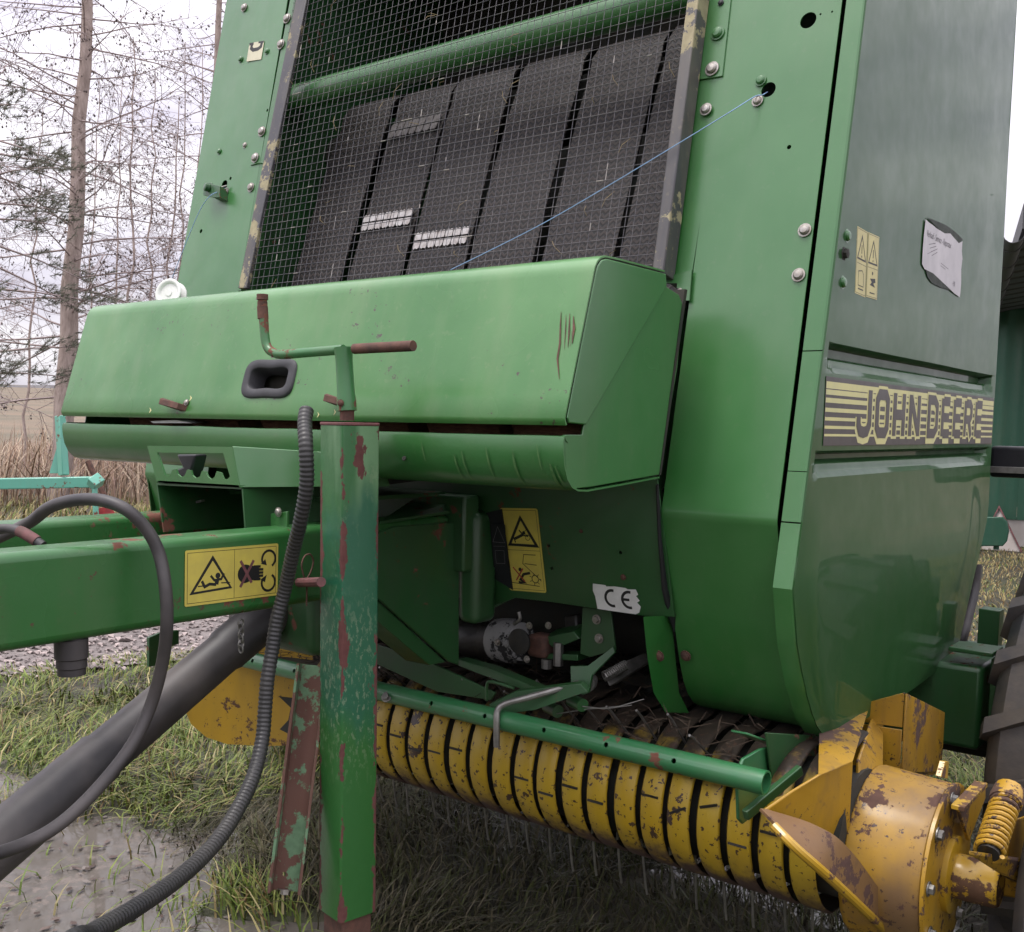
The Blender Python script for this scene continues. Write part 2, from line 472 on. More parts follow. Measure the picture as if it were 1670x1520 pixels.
# ground: fine near the camera, coarse to the horizon
def ring_axis():
    a = [0]; s_ = .10
    while a[-1] < 420:
        a.append(a[-1] + s_)
        if a[-1] > 7: s_ *= 1.16
    return [-q for q in a[:0:-1]] + a
ax_ = ring_axis()
gx, gy = [q - 1.8 for q in ax_], [q + 2.2 for q in ax_]
vs_, fs_ = [], []
for x in gx:
    for y in gy:
        z = ground_z(x, y)
        if abs(x) < 8 and abs(y) < 8:
            h = wet(x, y)
            if h > 0: z -= min(.10, .015 + h * .22)
        vs_.append((x, y, z))
nn = len(gy)
fs_ = [(i * nn + j, (i + 1) * nn + j, (i + 1) * nn + j + 1, i * nn + j + 1) for i in range(len(gx) - 1) for j in range(nn - 1)]
def ground_mat():
    m, nt, b = newmat('wet muddy turf')
    n1 = noise(nt, 1.2, 6, .6); n2 = noise(nt, 14, 8, .65)
    c = mixc(nt, ramp(nt, n2, .35, .65), (.022, .019, .013), (.05, .044, .028))
    c = mixc(nt, mul(nt, ramp(nt, n1, .4, .6), .6), c, (.05, .06, .022))
    g = N(nt, 'ShaderNodeTexCoord'); vm = N(nt, 'ShaderNodeVectorMath', operation='LENGTH'); L(nt, g.outputs['Object'], vm.inputs[0])
    far = ramp(nt, mul(nt, vm.outputs['Value'], .02), .2, .6)
    c = mixc(nt, far, c, mixc(nt, ramp(nt, noise(nt, .25, 5), .35, .65), (.17, .12, .075), (.10, .085, .05)))
    L(nt, c, b.inputs['Base Color'])
    L(nt, mixf(nt, n2, .55, .95), b.inputs['Roughness'])
    bump(nt, b, n2, .6, .02)
    return m
mb = MB(); mb.add(vs_, fs_)
tag(mb.build('ground', ground_mat(), sharp=0, recalc=False), kind='structure')
bpy.data.objects['ground'].data.polygons.foreach_set('use_smooth', [True] * len(fs_))

# standing water, with thin scum and old leaves
def water_mat():
    m, nt, b = newmat('muddy water')
    n1 = ramp(nt, noise(nt, 3.2, 6, .6), .46, .60); n2 = ramp(nt, noise(nt, 26, 6, .7), .50, .60)
    f_ = mul(nt, n1, n2)
    c = mixc(nt, mul(nt, f_, .8), (.125, .112, .098), (.20, .165, .14))
    L(nt, c, b.inputs['Base Color'])
    L(nt, mixf(nt, f_, .03, .25), b.inputs['Roughness'])
    b.inputs['IOR'].default_value = 1.33
    bump(nt, b, noise(nt, 3, 2), .05, .01)
    return m
wm = water_mat()
mb = MB()
st_ = .05
def wz(x, y): return -.030
x = -5.6
cells = {}
while x < .8:
    y = .2
    while y < 3.8:
        if wet(x + st_ / 2, y + st_ / 2) > -.12:
            mb.add([(x, y, wz(x, y)), (x + st_, y, wz(x, y)), (x + st_, y + st_, wz(x, y)), (x, y + st_, wz(x, y))], [(0, 1, 2, 3)])
        y += st_
    x += st_
o = mb.build('puddle_water', wm, sharp=0, recalc=False); tag(o, kind='structure')
bmw = bmesh.new(); bmw.from_mesh(o.data); bmesh.ops.remove_doubles(bmw, verts=bmw.verts, dist=.001); bmw.to_mesh(o.data); bmw.free()

# gravel track beyond the grass
def gm(): 
    m, nt, b = newmat('grey pink gravel')
    at_ = N(nt, 'ShaderNodeAttribute', attribute_name='tone')
    L(nt, mixc(nt, at_.outputs['Fac'], (.16, .135, .13), (.40, .33, .31)), b.inputs['Base Color']); b.inputs['Roughness'].default_value = .85
    return m
PD = V((.49, .87, 0)).normalized()
gvs, gfs, tone = [], [], []
base_st = [V(v_) for v_ in ((1, 0, -.2), (-.5, .86, -.2), (-.5, -.86, -.2), (.6, .5, .35), (-.7, .1, .4), (.1, -.7, .38))]
tri_ = [(0, 1, 3), (1, 4, 3), (1, 2, 4), (2, 5, 4), (2, 0, 5), (0, 3, 5), (3, 4, 5)]
for i in range(15000):
    t = rnd.random() ** 1.6; d_ = 5.35 + 3.6 * t; s_ = rnd.uniform(-6.5, 3.2)
    if d_ < 5.75 and rnd.random() > (d_ - 5.35) / .4: continue
    p = ND * d_ + PD * s_ * (.5 + d_ / 14)
    sz = rnd.uniform(.007, .022) * (1 if rnd.random() < .93 else 1.7); a = rnd.uniform(0, 6.28); c_, n_ = math.cos(a), math.sin(a)
    z = ground_z(p.x, p.y) + .02; b0_ = len(gvs)
    for q in base_st:
        q = q * rnd.uniform(.75, 1.2); gvs.append((p.x + (q.x * c_ - q.y * n_) * sz * 1.3, p.y + (q.x * n_ + q.y * c_) * sz, z + q.z * sz))
    gfs += [tuple(b0_ + k for k in q) for q in tri_]; tone += [rnd.random() ** 1.4] * 6
mb = MB(); mb.v, mb.f = gvs, gfs
me = mb.mesh('gravel', 0, False); at = me.attributes.new('tone', 'FLOAT', 'POINT'); at.data.foreach_set('value', tone)
tag(link('gravel', me, gm()), 'grey and pinkish gravel on the track beyond the grass', 'gravel', kind='stuff')
# track bed
rows = []
for i in range(40):
    d_ = 5.5 + 3.8 * i / 39
    rows.append([V((*(ND * d_ + PD * (s_ * 1.0)).xy, ground_z(*(ND * d_ + PD * s_).xy) + .012)) for s_ in [(-9 + .5 * k) for k in range(25)]])
mb = MB(); mb.grid(rows)
tag(mb.build('gravel_track', plain('track grit', (.22, .19, .18), .9, col2=(.13, .11, .105), scale=18, bmp=.8, bdist=.02), sharp=60), kind='structure')

# ---- grass
def grass_mat():
    m, nt, b = newmat('wet winter grass')
    at_ = N(nt, 'ShaderNodeAttribute', attribute_name='col')
    L(nt, at_.outputs['Color'], b.inputs['Base Color']); b.inputs['Roughness'].default_value = .55
    b.inputs['Specular IOR Level'].default_value = .3
    b.inputs['Transmission Weight'].default_value = 0
    b.inputs['Subsurface Weight'].default_value = 0
    return m
GM = grass_mat()
GREENS = [(.105, .150, .024), (.15, .19, .036), (.08, .12, .020), (.18, .20, .05)]
STRAW = [(.27, .22, .09), (.34, .29, .14), (.20, .155, .065), (.15, .095, .04)]
def blades(pts, hmin, hmax, wmin, wmax, straw, lie):
    vs_, fs_, cs_ = [], [], []
    for (x, y, z, k) in pts:
        pat = mnoise.noise(V((x * .9, y * .9, 11))) * .5 + .5
        h = rnd.uniform(hmin, hmax) * k * (.6 + .7 * pat); w = rnd.uniform(wmin, wmax)
        a = rnd.uniform(0, 6.283); ln = rnd.uniform(*lie)
        wind = 1.9 + mnoise.noise(V((x * 1.3, y * 1.3, 3))) * 3
        if rnd.random() < .6: a = wind + rnd.uniform(-.8, .8)
        dx, dy = math.cos(a), math.sin(a); sx, sy = -dy * w / 2, dx * w / 2
        b0_ = len(vs_)
        for t in (0, .4, .75):
            lean = ln * t * t * h; zz = z + h * t * (1 - .45 * ln * t)
            ww = (1, .85, .55)[(0, .4, .75).index(t)]
            vs_.append((x + dx * lean - sx * ww, y + dy * lean - sy * ww, zz)); vs_.append((x + dx * lean + sx * ww, y + dy * lean + sy * ww, zz))
        lean = ln * h; vs_.append((x + dx * lean, y + dy * lean, z + h * (1 - .45 * ln) - .1 * h * max(0, ln - .9)))
        fs_ += [(b0_, b0_ + 1, b0_ + 3, b0_ + 2), (b0_ + 2, b0_ + 3, b0_ + 5, b0_ + 4), (b0_ + 4, b0_ + 5, b0_ + 6)]
        st = rnd.random() < straw * (.5 + pat2(x, y))
        c = rnd.choice(STRAW if st else GREENS); j = rnd.uniform(.75, 1.25)
        if -2.7 < x < -.2 and 1.7 < y < 3.6: c = rnd.choice(SHADED_GRASS)      # shade under the machine put into the blade colour
        cs_ += [(c[0] * j, c[1] * j, c[2] * j, 1)] * 7
    return vs_, fs_, cs_
SHADED_GRASS = [(.050, .052, .020), (.075, .068, .035), (.040, .034, .018), (.065, .075, .022), (.11, .095, .055)]  # dark blade colours standing for the machine's shade
def pat2(x, y): return .5 + .5 * mnoise.noise(V((x * 1.6, y * 1.6, 21)))
def make_grass(name, label, pts, *a):
    vs_, fs_, cs_ = blades(pts, *a)
    me = bpy.data.meshes.new(name); me.from_pydata(vs_, [], fs_)
    at_ = me.color_attributes.new('col', 'FLOAT_COLOR', 'POINT'); at_.data.foreach_set('color', np.array(cs_, dtype=np.float32).ravel())
    o_ = link(name, me, GM); tag(o_, label, 'grass', kind='stuff'); return o_
near = []
tries = 0
while len(near) < 78000 and tries < 500000:
    tries += 1
    # polar scatter over the wedge the camera sees
    t = rnd.random(); r_ = 1.9 + 4.3 * t ** 1.25; an = math.radians(rnd.uniform(78, 160) if rnd.random() < .8 else rnd.uniform(62, 100))
    x, y = r_ * math.cos(an), r_ * math.sin(an)
    if x * ND.x + y * ND.y > 5.6 + .25 * mnoise.noise(V((x * 2, y * 2, 0))): continue
    h = wet(x, y)
    under = y > 1.75 and x > -2.7
    if h > .02 and rnd.random() > (.72 if under else .05 * (1 if h > .2 else 4)): continue
    clump = .5 + .5 * mnoise.noise(V((x * 4, y * 4, 31)))
    if rnd.random() > .35 + clump: continue
    k = .55 + .6 * clump
    near.append((x, y, ground_z(x, y) - (.02 if h > 0 else 0), k))
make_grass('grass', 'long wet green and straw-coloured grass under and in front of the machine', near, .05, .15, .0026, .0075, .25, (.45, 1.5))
mid_g = []
for i in range(26000):
    an = math.radians(rnd.uniform(66, 104)); r_ = 5.4 + 7.5 * rnd.random() ** .8
    if an > math.radians(92): r_ += 0
    x, y = r_ * math.cos(an), r_ * math.sin(an)
    mid_g.append((x, y, ground_z(x, y), 1.0))
make_grass('grass', 'short yellowish grass between the machine and the green barn', mid_g, .02, .06, .006, .012, .85, (.3, 1.2))
far_g = []
for i in range(16000):
    d_ = 9.2 + 8 * rnd.random(); s_ = rnd.uniform(-5, 4) * (d_ / 10)
    p = ND * d_ + PD * s_; far_g.append((p.x, p.y, ground_z(p.x, p.y), 1.0))
make_grass('grass', 'rough green grass beyond the gravel track at left', far_g, .08, .22, .010, .022, .75, (.3, 1.1))
# dry reddish scrub behind it
sc_pts = []
for i in range(9500):
    d_ = 15.5 + 16 * rnd.random() ** 1.2; s_ = rnd.uniform(-7, 5) * (d_ / 15)
    p = ND * d_ + PD * s_; sc_pts.append((p.x, p.y, ground_z(p.x, p.y), 1.0))
GREENS_, STRAW_ = GREENS, STRAW
GREENS = [(.22, .145, .10), (.28, .18, .12)]; STRAW = [(.34, .24, .16), (.20, .13, .10), (.40, .31, .22)]
make_grass('dry_scrub', 'reddish brown dead scrub along the field edge', sc_pts, .4, 1.25, .012, .024, .6, (.1, 1.0))
GREENS, STRAW = GREENS_, STRAW_
# old leaves floating and lying about the puddle
lv = []
for i in range(260):
    x, y = rnd.gauss(-2.4, .5), rnd.gauss(1.40, .30)
    if wet(x, y) < -.15: continue
    lv.append((x, y))
vs_, fs_, cs_ = [], [], []
for (x, y) in lv:
    a = rnd.uniform(0, 6.28); l, w = rnd.uniform(.006, .018), rnd.uniform(.003, .008); c_, s_ = math.cos(a), math.sin(a); z = -.026 + rnd.uniform(0, .004); b0_ = len(vs_)
    for (p_, q_, e_) in ((-l, 0, .0), (-.3 * l, w, .003), (.5 * l, w * .8, 0), (l, 0, .003), (.4 * l, -w, 0), (-.4 * l, -w * .9, .002)):
        vs_.append((x + p_ * c_ - q_ * s_, y + p_ * s_ + q_ * c_, z + e_ * rnd.random()))
    fs_.append(tuple(b0_ + k for k in range(6))); cc = rnd.choice([(.13, .095, .08), (.09, .06, .05), (.17, .145, .13), (.06, .04, .03)]); cs_ += [(*cc, 1)] * 6
me = bpy.data.meshes.new('leaf_litter'); me.from_pydata(vs_, [], fs_)
at_ = me.color_attributes.new('col', 'FLOAT_COLOR', 'POINT'); at_.data.foreach_set('color', np.array(cs_, dtype=np.float32).ravel())
tag(link('leaf_litter', me, GM), 'brown leaf litter lying in the muddy puddle', 'leaves', kind='stuff')

# far hill line
rows = []
for k in range(60):
    a = math.radians(70 + 130 * k / 59); r0 = 300
    hgt = 9 + 3.5 * mnoise.noise(V((k * .23, 0, 0))) + 1.2 * mnoise.noise(V((k * 1.7, 3, 0)))
    rows.append([V((r0 * math.cos(a), r0 * math.sin(a), 0 if j == 0 else (hgt if j == 1 else hgt * .9))) + V((math.cos(a), math.sin(a), 0)) * (j * 14) for j in range(3)])
mb = MB(); mb.grid(rows)
tag(mb.build('hills', plain('far woods', (.12, .12, .13), .95, col2=(.17, .16, .16), scale=.2, bmp=0), sharp=0), kind='structure')

# ---- trees
bark = plain('grey brown bark', (.43, .345, .31), .9, col2=(.25, .195, .17), scale=14, bmp=.9, bdist=.02, stretch=(1, 1, .25))
twigm = plain('pale twig bark', (.34, .27, .26), .9, col2=(.24, .19, .185), scale=6, bmp=0)
conem = plain('dry larch cone', (.11, .085, .08), .9, var=.4, scale=10, bmp=0)
needle = plain('pine needles', (.11, .125, .085), .8, col2=(.15, .15, .11), scale=3, bmp=0)
def branch(mb_, mbc, p, dv, ln, r_, lvl, rg_, droop, cones):
    n_ = 5 if lvl < 2 else 3
    pts = [p]; d_ = dv.normalized(); q = V(p)
    for i in range(n_):
        d_ = (d_ + V((rg_.uniform(-.16, .16), rg_.uniform(-.16, .16), rg_.uniform(-.12, .12) + droop * (1 if i < n_ * .6 else -.9)))).normalized()
        q = q + d_ * ln / n_; pts.append(q)
    mb_.tube(pts, [max(.0022, r_ * (1 - .8 * i / n_)) for i in range(n_ + 1)], 4 if lvl == 0 else 3, False)
    if lvl >= 2:
        if cones and rg_.random() < .38: 
            for k in range(rg_.choice((1, 1, 2))):
                c_ = pts[rg_.randrange(1, len(pts))] + V((rg_.uniform(-.02, .02), rg_.uniform(-.02, .02), -.012)); s_ = rg_.uniform(.010, .019)
                mbc.add([c_ + V((0, 0, s_ * 1.3)), c_ + V((s_, 0, 0)), c_ + V((0, s_, 0)), c_ + V((-s_, 0, 0)), c_ + V((0, -s_, 0)), c_ + V((0, 0, -s_ * 1.3))], [(0, 1, 2), (0, 2, 3), (0, 3, 4), (0, 4, 1), (5, 2, 1), (5, 3, 2), (5, 4, 3), (5, 1, 4)])
        return
    for i in range(int((9 if lvl == 0 else 6) * (.6 + ln * .32))):
        t = rg_.uniform(.15, 1.0); k = min(n_ - 1, int(t * n_)); b_ = pts[k].lerp(pts[k + 1], t * n_ - k)
        pd = (pts[k + 1] - pts[k]).normalized(); sd_ = V((rg_.uniform(-1, 1), rg_.uniform(-1, 1), rg_.uniform(-.9, .4)))
        sd_ = (sd_ - pd * sd_.dot(pd)).normalized()
        branch(mb_, mbc, b_, pd * .75 + sd_, ln * rg_.uniform(.22, .45) * (1.1 - .5 * t), max(.0028, r_ * .42), lvl + 1, rg_, droop * .7, cones)
def tree(name, label, base, top, r0, h0, nbr, ln, seed, group=None, cones=True, thin=1.0, up=.0, wob=.28):
    rg_ = random.Random(seed); base, top = V(base), V(top)
    root = empty(name, base); tag(root, label, 'tree', group)
    pts = []; m_ = 14
    for i in range(m_ + 1):
        t = i / m_; pts.append(base.lerp(top, t) + V((rg_.uniform(-1, 1), rg_.uniform(-1, 1), 0)) * r0 * wob * (1 if 0 < i < m_ else 0))
    tk = MB(); tk.tube(pts, [r0 * ((1 - .75 * i / m_) + (.35 if i == 0 else 0)) for i in range(m_ + 1)], 12, True)
    H_ = (top - base).length
    # knots and stubs
    for k in range(int(H_ * 5)):
        t = rg_.uniform(.05, .95); i = min(m_ - 1, int(t * m_)); p = pts[i].lerp(pts[i + 1], t * m_ - i); a = rg_.uniform(0, 6.28); rr = r0 * (1 - .75 * t)
        dv = V((math.cos(a), math.sin(a), rg_.uniform(-.1, .3))); tk.tube([p + dv * rr * .8, p + dv * (rr + rg_.uniform(.02, .10))], [rr * .16, rr * .07], 5)
    tk.build('trunk', bark, root, sharp=60, recalc=False)
    br, cn = MB(), MB()
    for k in range(nbr):
        t = h0 + (1 - h0) * (k + rg_.random()) / nbr; i = min(m_ - 1, int(t * m_)); p = pts[i].lerp(pts[i + 1], t * m_ - i)
        a = rg_.uniform(0, 6.28) ; l = ln * rg_.uniform(.55, 1.15) * (1.05 - .55 * t)
        branch(br, cn, p, V((math.cos(a), math.sin(a), rg_.uniform(-.25, .5) + up)), l, .016 * thin * (1.1 - .5 * t), 0, rg_, -.05, cones)
    tag(br.build('crown', twigm, root, sharp=0, recalc=False), kind='stuff')
    if cn.v: tag(cn.build('cones', conem, root, sharp=0, recalc=False), kind='stuff')
    return root
def gp(u, v, d_):   # a point at forward distance d_
    q = _ray(u, v); return O3 + q * (d_ / FPX)
b_, t_ = gp(98, 820, 15), gp(163, -420, 15.2)
b_.z = ground_z(b_.x, b_.y) - .05
tree('larch_tree', 'tall bare larch with straight grey trunk and many cones, nearest at left', b_, t_, .150, .14, 105, 3.3, 3)
b_, t_ = gp(318, 800, 21), gp(372, -260, 21); b_.z = ground_z(b_.x, b_.y) - .05
tree('larch_tree', 'slimmer larch trunk close beside the upper left edge of the machine', b_, t_, .125, .15, 80, 3.0, 5)
b_, t_ = gp(-160, 800, 17), gp(-120, -300, 17); b_.z = ground_z(b_.x, b_.y) - .05
tree('larch_tree', 'larch standing outside the left edge with branches reaching into view', b_, t_, .14, .2, 60, 3.6, 11)
for i, (u, d_, s_, l) in enumerate(((205, 19, 17, 1.2), (232, 23, 18, 1.4), (262, 20, 19, 1.2), (290, 25, 23, 1.3), (180, 26, 29, 1.4), (40, 24, 31, 1.5), (318, 28, 37, 1.4), (140, 30, 41, 1.5))):
    b_, t_ = gp(u, 800, d_), gp(u + 12 + (i % 3) * 9, 60 + (i * 53) % 150, d_); b_.z = ground_z(b_.x, b_.y) - .05
    tree('sapling', 'thin bare sapling in the thicket left of the machine', b_, t_, .035, .15, 34, l, s_, 'saplings in the thicket at left', cones=i % 2 == 0, thin=.5, up=.5, wob=2.2)
# pine at the left edge: boughs with needle tufts
b_, t_ = gp(-62, 830, 13), gp(-50, 100, 13); b_.z = ground_z(b_.x, b_.y) - .05
root = empty('pine_tree', b_); tag(root, 'grey green pine whose boughs reach in at the left edge', 'tree')
tk = MB(); tk.tube([b_.lerp(t_, k / 6) for k in range(7)], [.13 * (1 - .8 * k / 6) for k in range(7)], 10); tk.build('trunk', bark, root, sharp=60)
br, nd = MB(), MB(); rg_ = random.Random(9)
RT = RW.col[0].copy(); RT.z = 0; RT.normalize()
for k in range(17):
    t = .28 + .6 * k / 16; p = b_.lerp(t_, t); a = RT * rg_.uniform(.4, 1) + V((rg_.uniform(-.6, .6), rg_.uniform(-.6, .6), rg_.uniform(-.25, .15)))
    a.normalize(); l = rg_.uniform(1.2, 2.15) * (1.1 - .3 * t)
    pts = [p + a * l * q + V((0, 0, -.14 * q * q * l)) for q in (0, .25, .5, .75, 1)]
    br.tube(pts, [.018, .014, .010, .007, .004], 4, False)
    for j in range(24):
        q = rg_.uniform(.45, 1); c_ = p + a * l * q + V((0, 0, -.14 * q * q * l)) + V((rg_.gauss(0, .12), rg_.gauss(0, .12), rg_.gauss(0, .08)))
        dv = (a + V((rg_.uniform(-.8, .8), rg_.uniform(-.8, .8), rg_.uniform(-.2, .6)))).normalized(); tip = c_ + dv * .18
        br.tube([c_, tip], .003, 3, False)
        for m_ in range(34):
            s_ = c_.lerp(tip, rg_.random()); nv = (dv * .7 + V((rg_.uniform(-1, 1), rg_.uniform(-1, 1), rg_.uniform(-1, 1)))).normalized() * rg_.uniform(.06, .11)
            w_ = nv.cross(V((rg_.random(), rg_.random(), rg_.random()))).normalized() * .0045
            nd.add([s_ - w_, s_ + w_, s_ + nv], [(0, 1, 2)])
br.build('bough', twigm, root, sharp=0, recalc=False); tag(nd.build('crown', needle, root, sharp=0, recalc=False), kind='stuff')

# ---- green barn behind on the right
barn = empty('barn', (-4.0, 12.6, 0)); tag(barn, 'green sheet-metal barn with white plinth and dark gutter behind the machine', 'barn')
wallm = paint('barn green sheet', (.017, .085, .048), (.024, .10, .06), dirt=.2, wav=.3, coat=.1, rough=.5)
plin = plain('pale concrete plinth', (.52, .49, .46), .85, col2=(.42, .38, .35), scale=5)
roofm = plain('dark roof sheet', (.055, .055, .06), .6, col2=(.08, .08, .085), scale=4)
wa, wb = V((-8.2, 11.7, 0)), V((-.9, 12.75, 0)); wd = (wb - wa).normalized(); wn = V((wd.y, -wd.x, 0))
Lw = (wb - wa).length; hw = 2.62
mb = MB(); mb.prism([wa, wb, wb + V((0, 0, .33)), wa + V((0, 0, .33))], wn * -.2); mb.build('plinth', plin, barn)
npan = 9
for i in range(npan):
    pts_ = []; x0_ = i * Lw / npan; wpan = Lw / npan - .004
    nr = 5
    for k in range(nr):
        a = x0_ + wpan * k / nr; e = wpan / nr
        pts_ += [(a, 0), (a + e * .55, 0), (a + e * .65, .005), (a + e * .9, .005)]
    pts_.append((x0_ + wpan, 0))
    rows = [[wa + wd * a + wn * (.012 + c_) + V((0, 0, z)) for a, c_ in pts_] for z in (.30, 1.2, hw)]
    mb = MB(); mb.grid(rows); o = mb.build('wall_panel', wallm, barn, sharp=20); solid(o, .002)
# back and side walls so the barn is a closed body
bd = wn * -7
mb = MB(); mb.prism([wa, wa + bd, wa + bd + V((0, 0, hw)), wa + V((0, 0, hw))], wd * .1); mb.prism([wb, wb + bd, wb + bd + V((0, 0, hw)), wb + V((0, 0, hw))], wd * -.1); mb.prism([wa + bd, wb + bd, wb + bd + V((0, 0, hw)), wa + bd + V((0, 0, hw))], wn * -.1); mb.build('wall', wallm, barn)
# roof: canopy edge runs out towards the yard on its left side
ea = gp(1618, 560, 12.2); eb = gp(1672, 360, 6.6); ez = 2.58
ea.z = eb.z = ez
out_ = (eb - ea).normalized(); sidev = V((-out_.y, out_.x, 0)); sidev = sidev if sidev.x > 0 else -sidev
nrib = 26; Lr = (eb - ea).length + 4
for i in range(nrib):
    p0 = ea - out_ * 4 + out_ * (Lr * i / nrib); p1 = ea - out_ * 4 + out_ * (Lr * (i + .97) / nrib)
    up = V((0, 0, .32)); wv_ = sidev * 1.9
    mb = MB(); pm = (p0 + p1) / 2 + V((0, 0, .035))
    mb.grid([[p0, p0.lerp(p1, .35), pm, p0.lerp(p1, .65), p1], [q + wv_ + up for q in (p0, p0.lerp(p1, .35), pm, p0.lerp(p1, .65), p1)]])
    o = mb.build('roof_sheet', roofm, barn, sharp=20); solid(o, .003)
gp_ = []
mb = MB(); rows = []
for k in range(9):
    a = math.pi * k / 8; off_ = -sidev * (.06 + .07 * math.cos(a)) + V((0, 0, -.02 - .085 * math.sin(a))); rows.append([ea - out_ * 4 + off_, eb + off_])
mb.grid(rows); o = mb.build('gutter', roofm, barn, sharp=60); solid(o, .003)
for k in range(14):
    c_ = (ea - out_ * 4).lerp(eb, (k + .5) / 14) - sidev * .06 + V((0, 0, -.02)); pts = [c_ - sidev * (.075 * math.cos(math.pi * q / 8)) + V((0, 0, -.09 * math.sin(math.pi * q / 8))) for q in range(9)]
    MB().tube(pts, .008, 5).build('gutter_bracket', roofm, barn)
pp = gp(1652, 520, 11.6); p2 = gp(1636, 545, 11.9); p3 = gp(1622, 560, 12.2); p4 = V((p3.x, p3.y, .3))
MB().tube(curve_pts([pp + V((0, 0, .25)), pp, p2, p3, p3 + V((-.02, 0, -.25)), p4], 4), .05, 12).build('downpipe', plain('grey plastic pipe', (.13, .125, .13), .5, var=.2), barn)
mb = MB(); mb.bar(ea - out_ * 1.0 + V((0, 0, .06)), eb + V((0, 0, .06)), .16, .03); mb.build('fascia', roofm, barn)

for k_ in (.25, .98):
    c_ = (ea - out_ * 4).lerp(eb, k_) + sidev * 1.75
    MB().box((c_.x, c_.y, 1.42), (.12, .12, 2.86)).build('roof_post', roofm, barn)
# ---- things leaning at the barn wall
def onwall(u, v, off):   # point on the wall plane moved towards the camera
    q = _ray(u, v); p0 = wa + wn * off; t = (p0 - O3).dot(wn) / q.dot(wn); return O3 + q * t
mb = MB(); a, b, c = onwall(1630, 826, .10), onwall(1668, 903, .35), onwall(1592, 898, .35)
mb.prism([a, b, c], wn * .02); o = mb.build('warning_triangle', plain('faded white board', (.55, .50, .47), .6, col2=(.46, .40, .37), scale=4)); tag(o, 'white triangular board leaning against the barn plinth', 'board')
mb = MB(); 
for p_, q_ in ((a, b), (b, c), (c, a)):
    mb.bar(p_ + wn * .03, q_ + wn * .03, .05, .012, wn)
mb.build('border', M['pinkrust'], o)
mb = MB(); g_ = [onwall(1580, 842, .5), onwall(1636, 843, .5), onwall(1643, 850, .5), onwall(1646, 866, .5), onwall(1643, 882, .5), onwall(1636, 890, .5), onwall(1580, 890, .5)]
mb.prism(g_, wn * .06); o = mb.build('implement_plate', wallm, None, .01); tag(o, 'dark green rounded plate of a parked implement at the barn', 'implement')
for s_ in (.2, .8):
    p_ = onwall(1580 + 56 * s_, 890, .47); MB().tube([p_, V((p_.x, p_.y, 0))], .03, 8).build('leg', wallm, o)
# ================================================================== the baler
BX = -1.655
baler = empty('round_baler', (BX, 1.9, 0))
tag(baler, 'green round baler with yellow pickup drum, wire screen and striped side lettering', 'baler')

_parts = {}
def shared(key, fn):
    if key not in _parts: _parts[key] = fn()
    return _parts[key]

def place(name, me, mat, loc, normal, parent, spin=0.0, scale=1.0):
    o = link(name, me, mat, None)
    q = V(normal).to_track_quat('Z', 'Y') @ Matrix.Rotation(spin, 3, 'Z').to_quaternion()
    o.location = loc; o.rotation_mode = 'QUATERNION'; o.rotation_quaternion = q; o.scale = (scale,) * 3
    o.parent = parent
    if parent.parent is None: o.matrix_parent_inverse = Matrix.Translation(-V(parent.location))
    return o

def bolt_mesh():
    mb = MB(); mb.lathe([(0, .0125), (.0022, .0125), (.0024, .0095), (.005, .009), (.0075, .0065), (.0085, .0)], (0, 0, 0), (0, 0, 1), 14)
    return mb.mesh('bolt', 30)
def hexbolt_mesh():
    mb = MB(); mb.lathe([(0, .013), (.002, .013)], (0, 0, 0), (0, 0, 1), 14); mb.lathe([(.002, .009), (.009, .009), (.010, .008)], (0, 0, 0), (0, 0, 1), 6)
    return mb.mesh('bolt', 30)
def bolt(p, n=FN, scale=1.0, mat='zinc', parent=None, hexa=False, off=.001):
    me = shared(('hex' if hexa else 'bolt') + mat, hexbolt_mesh if hexa else bolt_mesh)
    return place('bolt', me, M[mat], V(p) + V(n) * off, n, parent or baler, rnd.uniform(0, 6), scale)

def cyl(c, n, r_, depth, seg=20):
    mb = MB(); c, n = V(c), V(n).normalized()
    return mb.lathe([(-depth / 2, r_), (depth / 2, r_)], c, n, seg)

# ---- side panel, pressed sheet with two grooves
def side_front(z):
    pts = [(.675, 1.86), (.72, 1.80), (.797, 1.743), (.88, 1.70), (.98, 1.672), (1.095, 1.698), (2.62, 1.698 + .209 * 1.525)]
    for (a, ya), (b, yb) in zip(pts, pts[1:]):
        if z <= b: return ya + (yb - ya) * (z - a) / (b - a)
    return pts[-1][1]
def side_rear(z):
    pts = [(.675, 2.60), (.712, 2.767), (1.012, 2.985), (1.06, 3.0), (2.62, 3.0)]
    for (a, ya), (b, yb) in zip(pts, pts[1:]):
        if z <= b: return ya + (yb - ya) * (z - a) / (b - a)
    return 3.0
SIDEX = -.68
def groove(z, z0, z1, dep):
    # trapezoid recess from z0 to z1
    # steep upper lip, deep channel, shallow ledge, soft foot
    if z <= z0 or z >= z1: return 0.0
    pts = [(z0, 0), (z0 + .010, .30), (z0 + .024, .38), (z0 + .030, 1.0), (z1 - .006, 1.0), (z1, 0)]
    for (a, va), (b, vb) in zip(pts, pts[1:]):
        if z <= b: return dep * (va + (vb - va) * (z - a) / (b - a))
    return 0.0
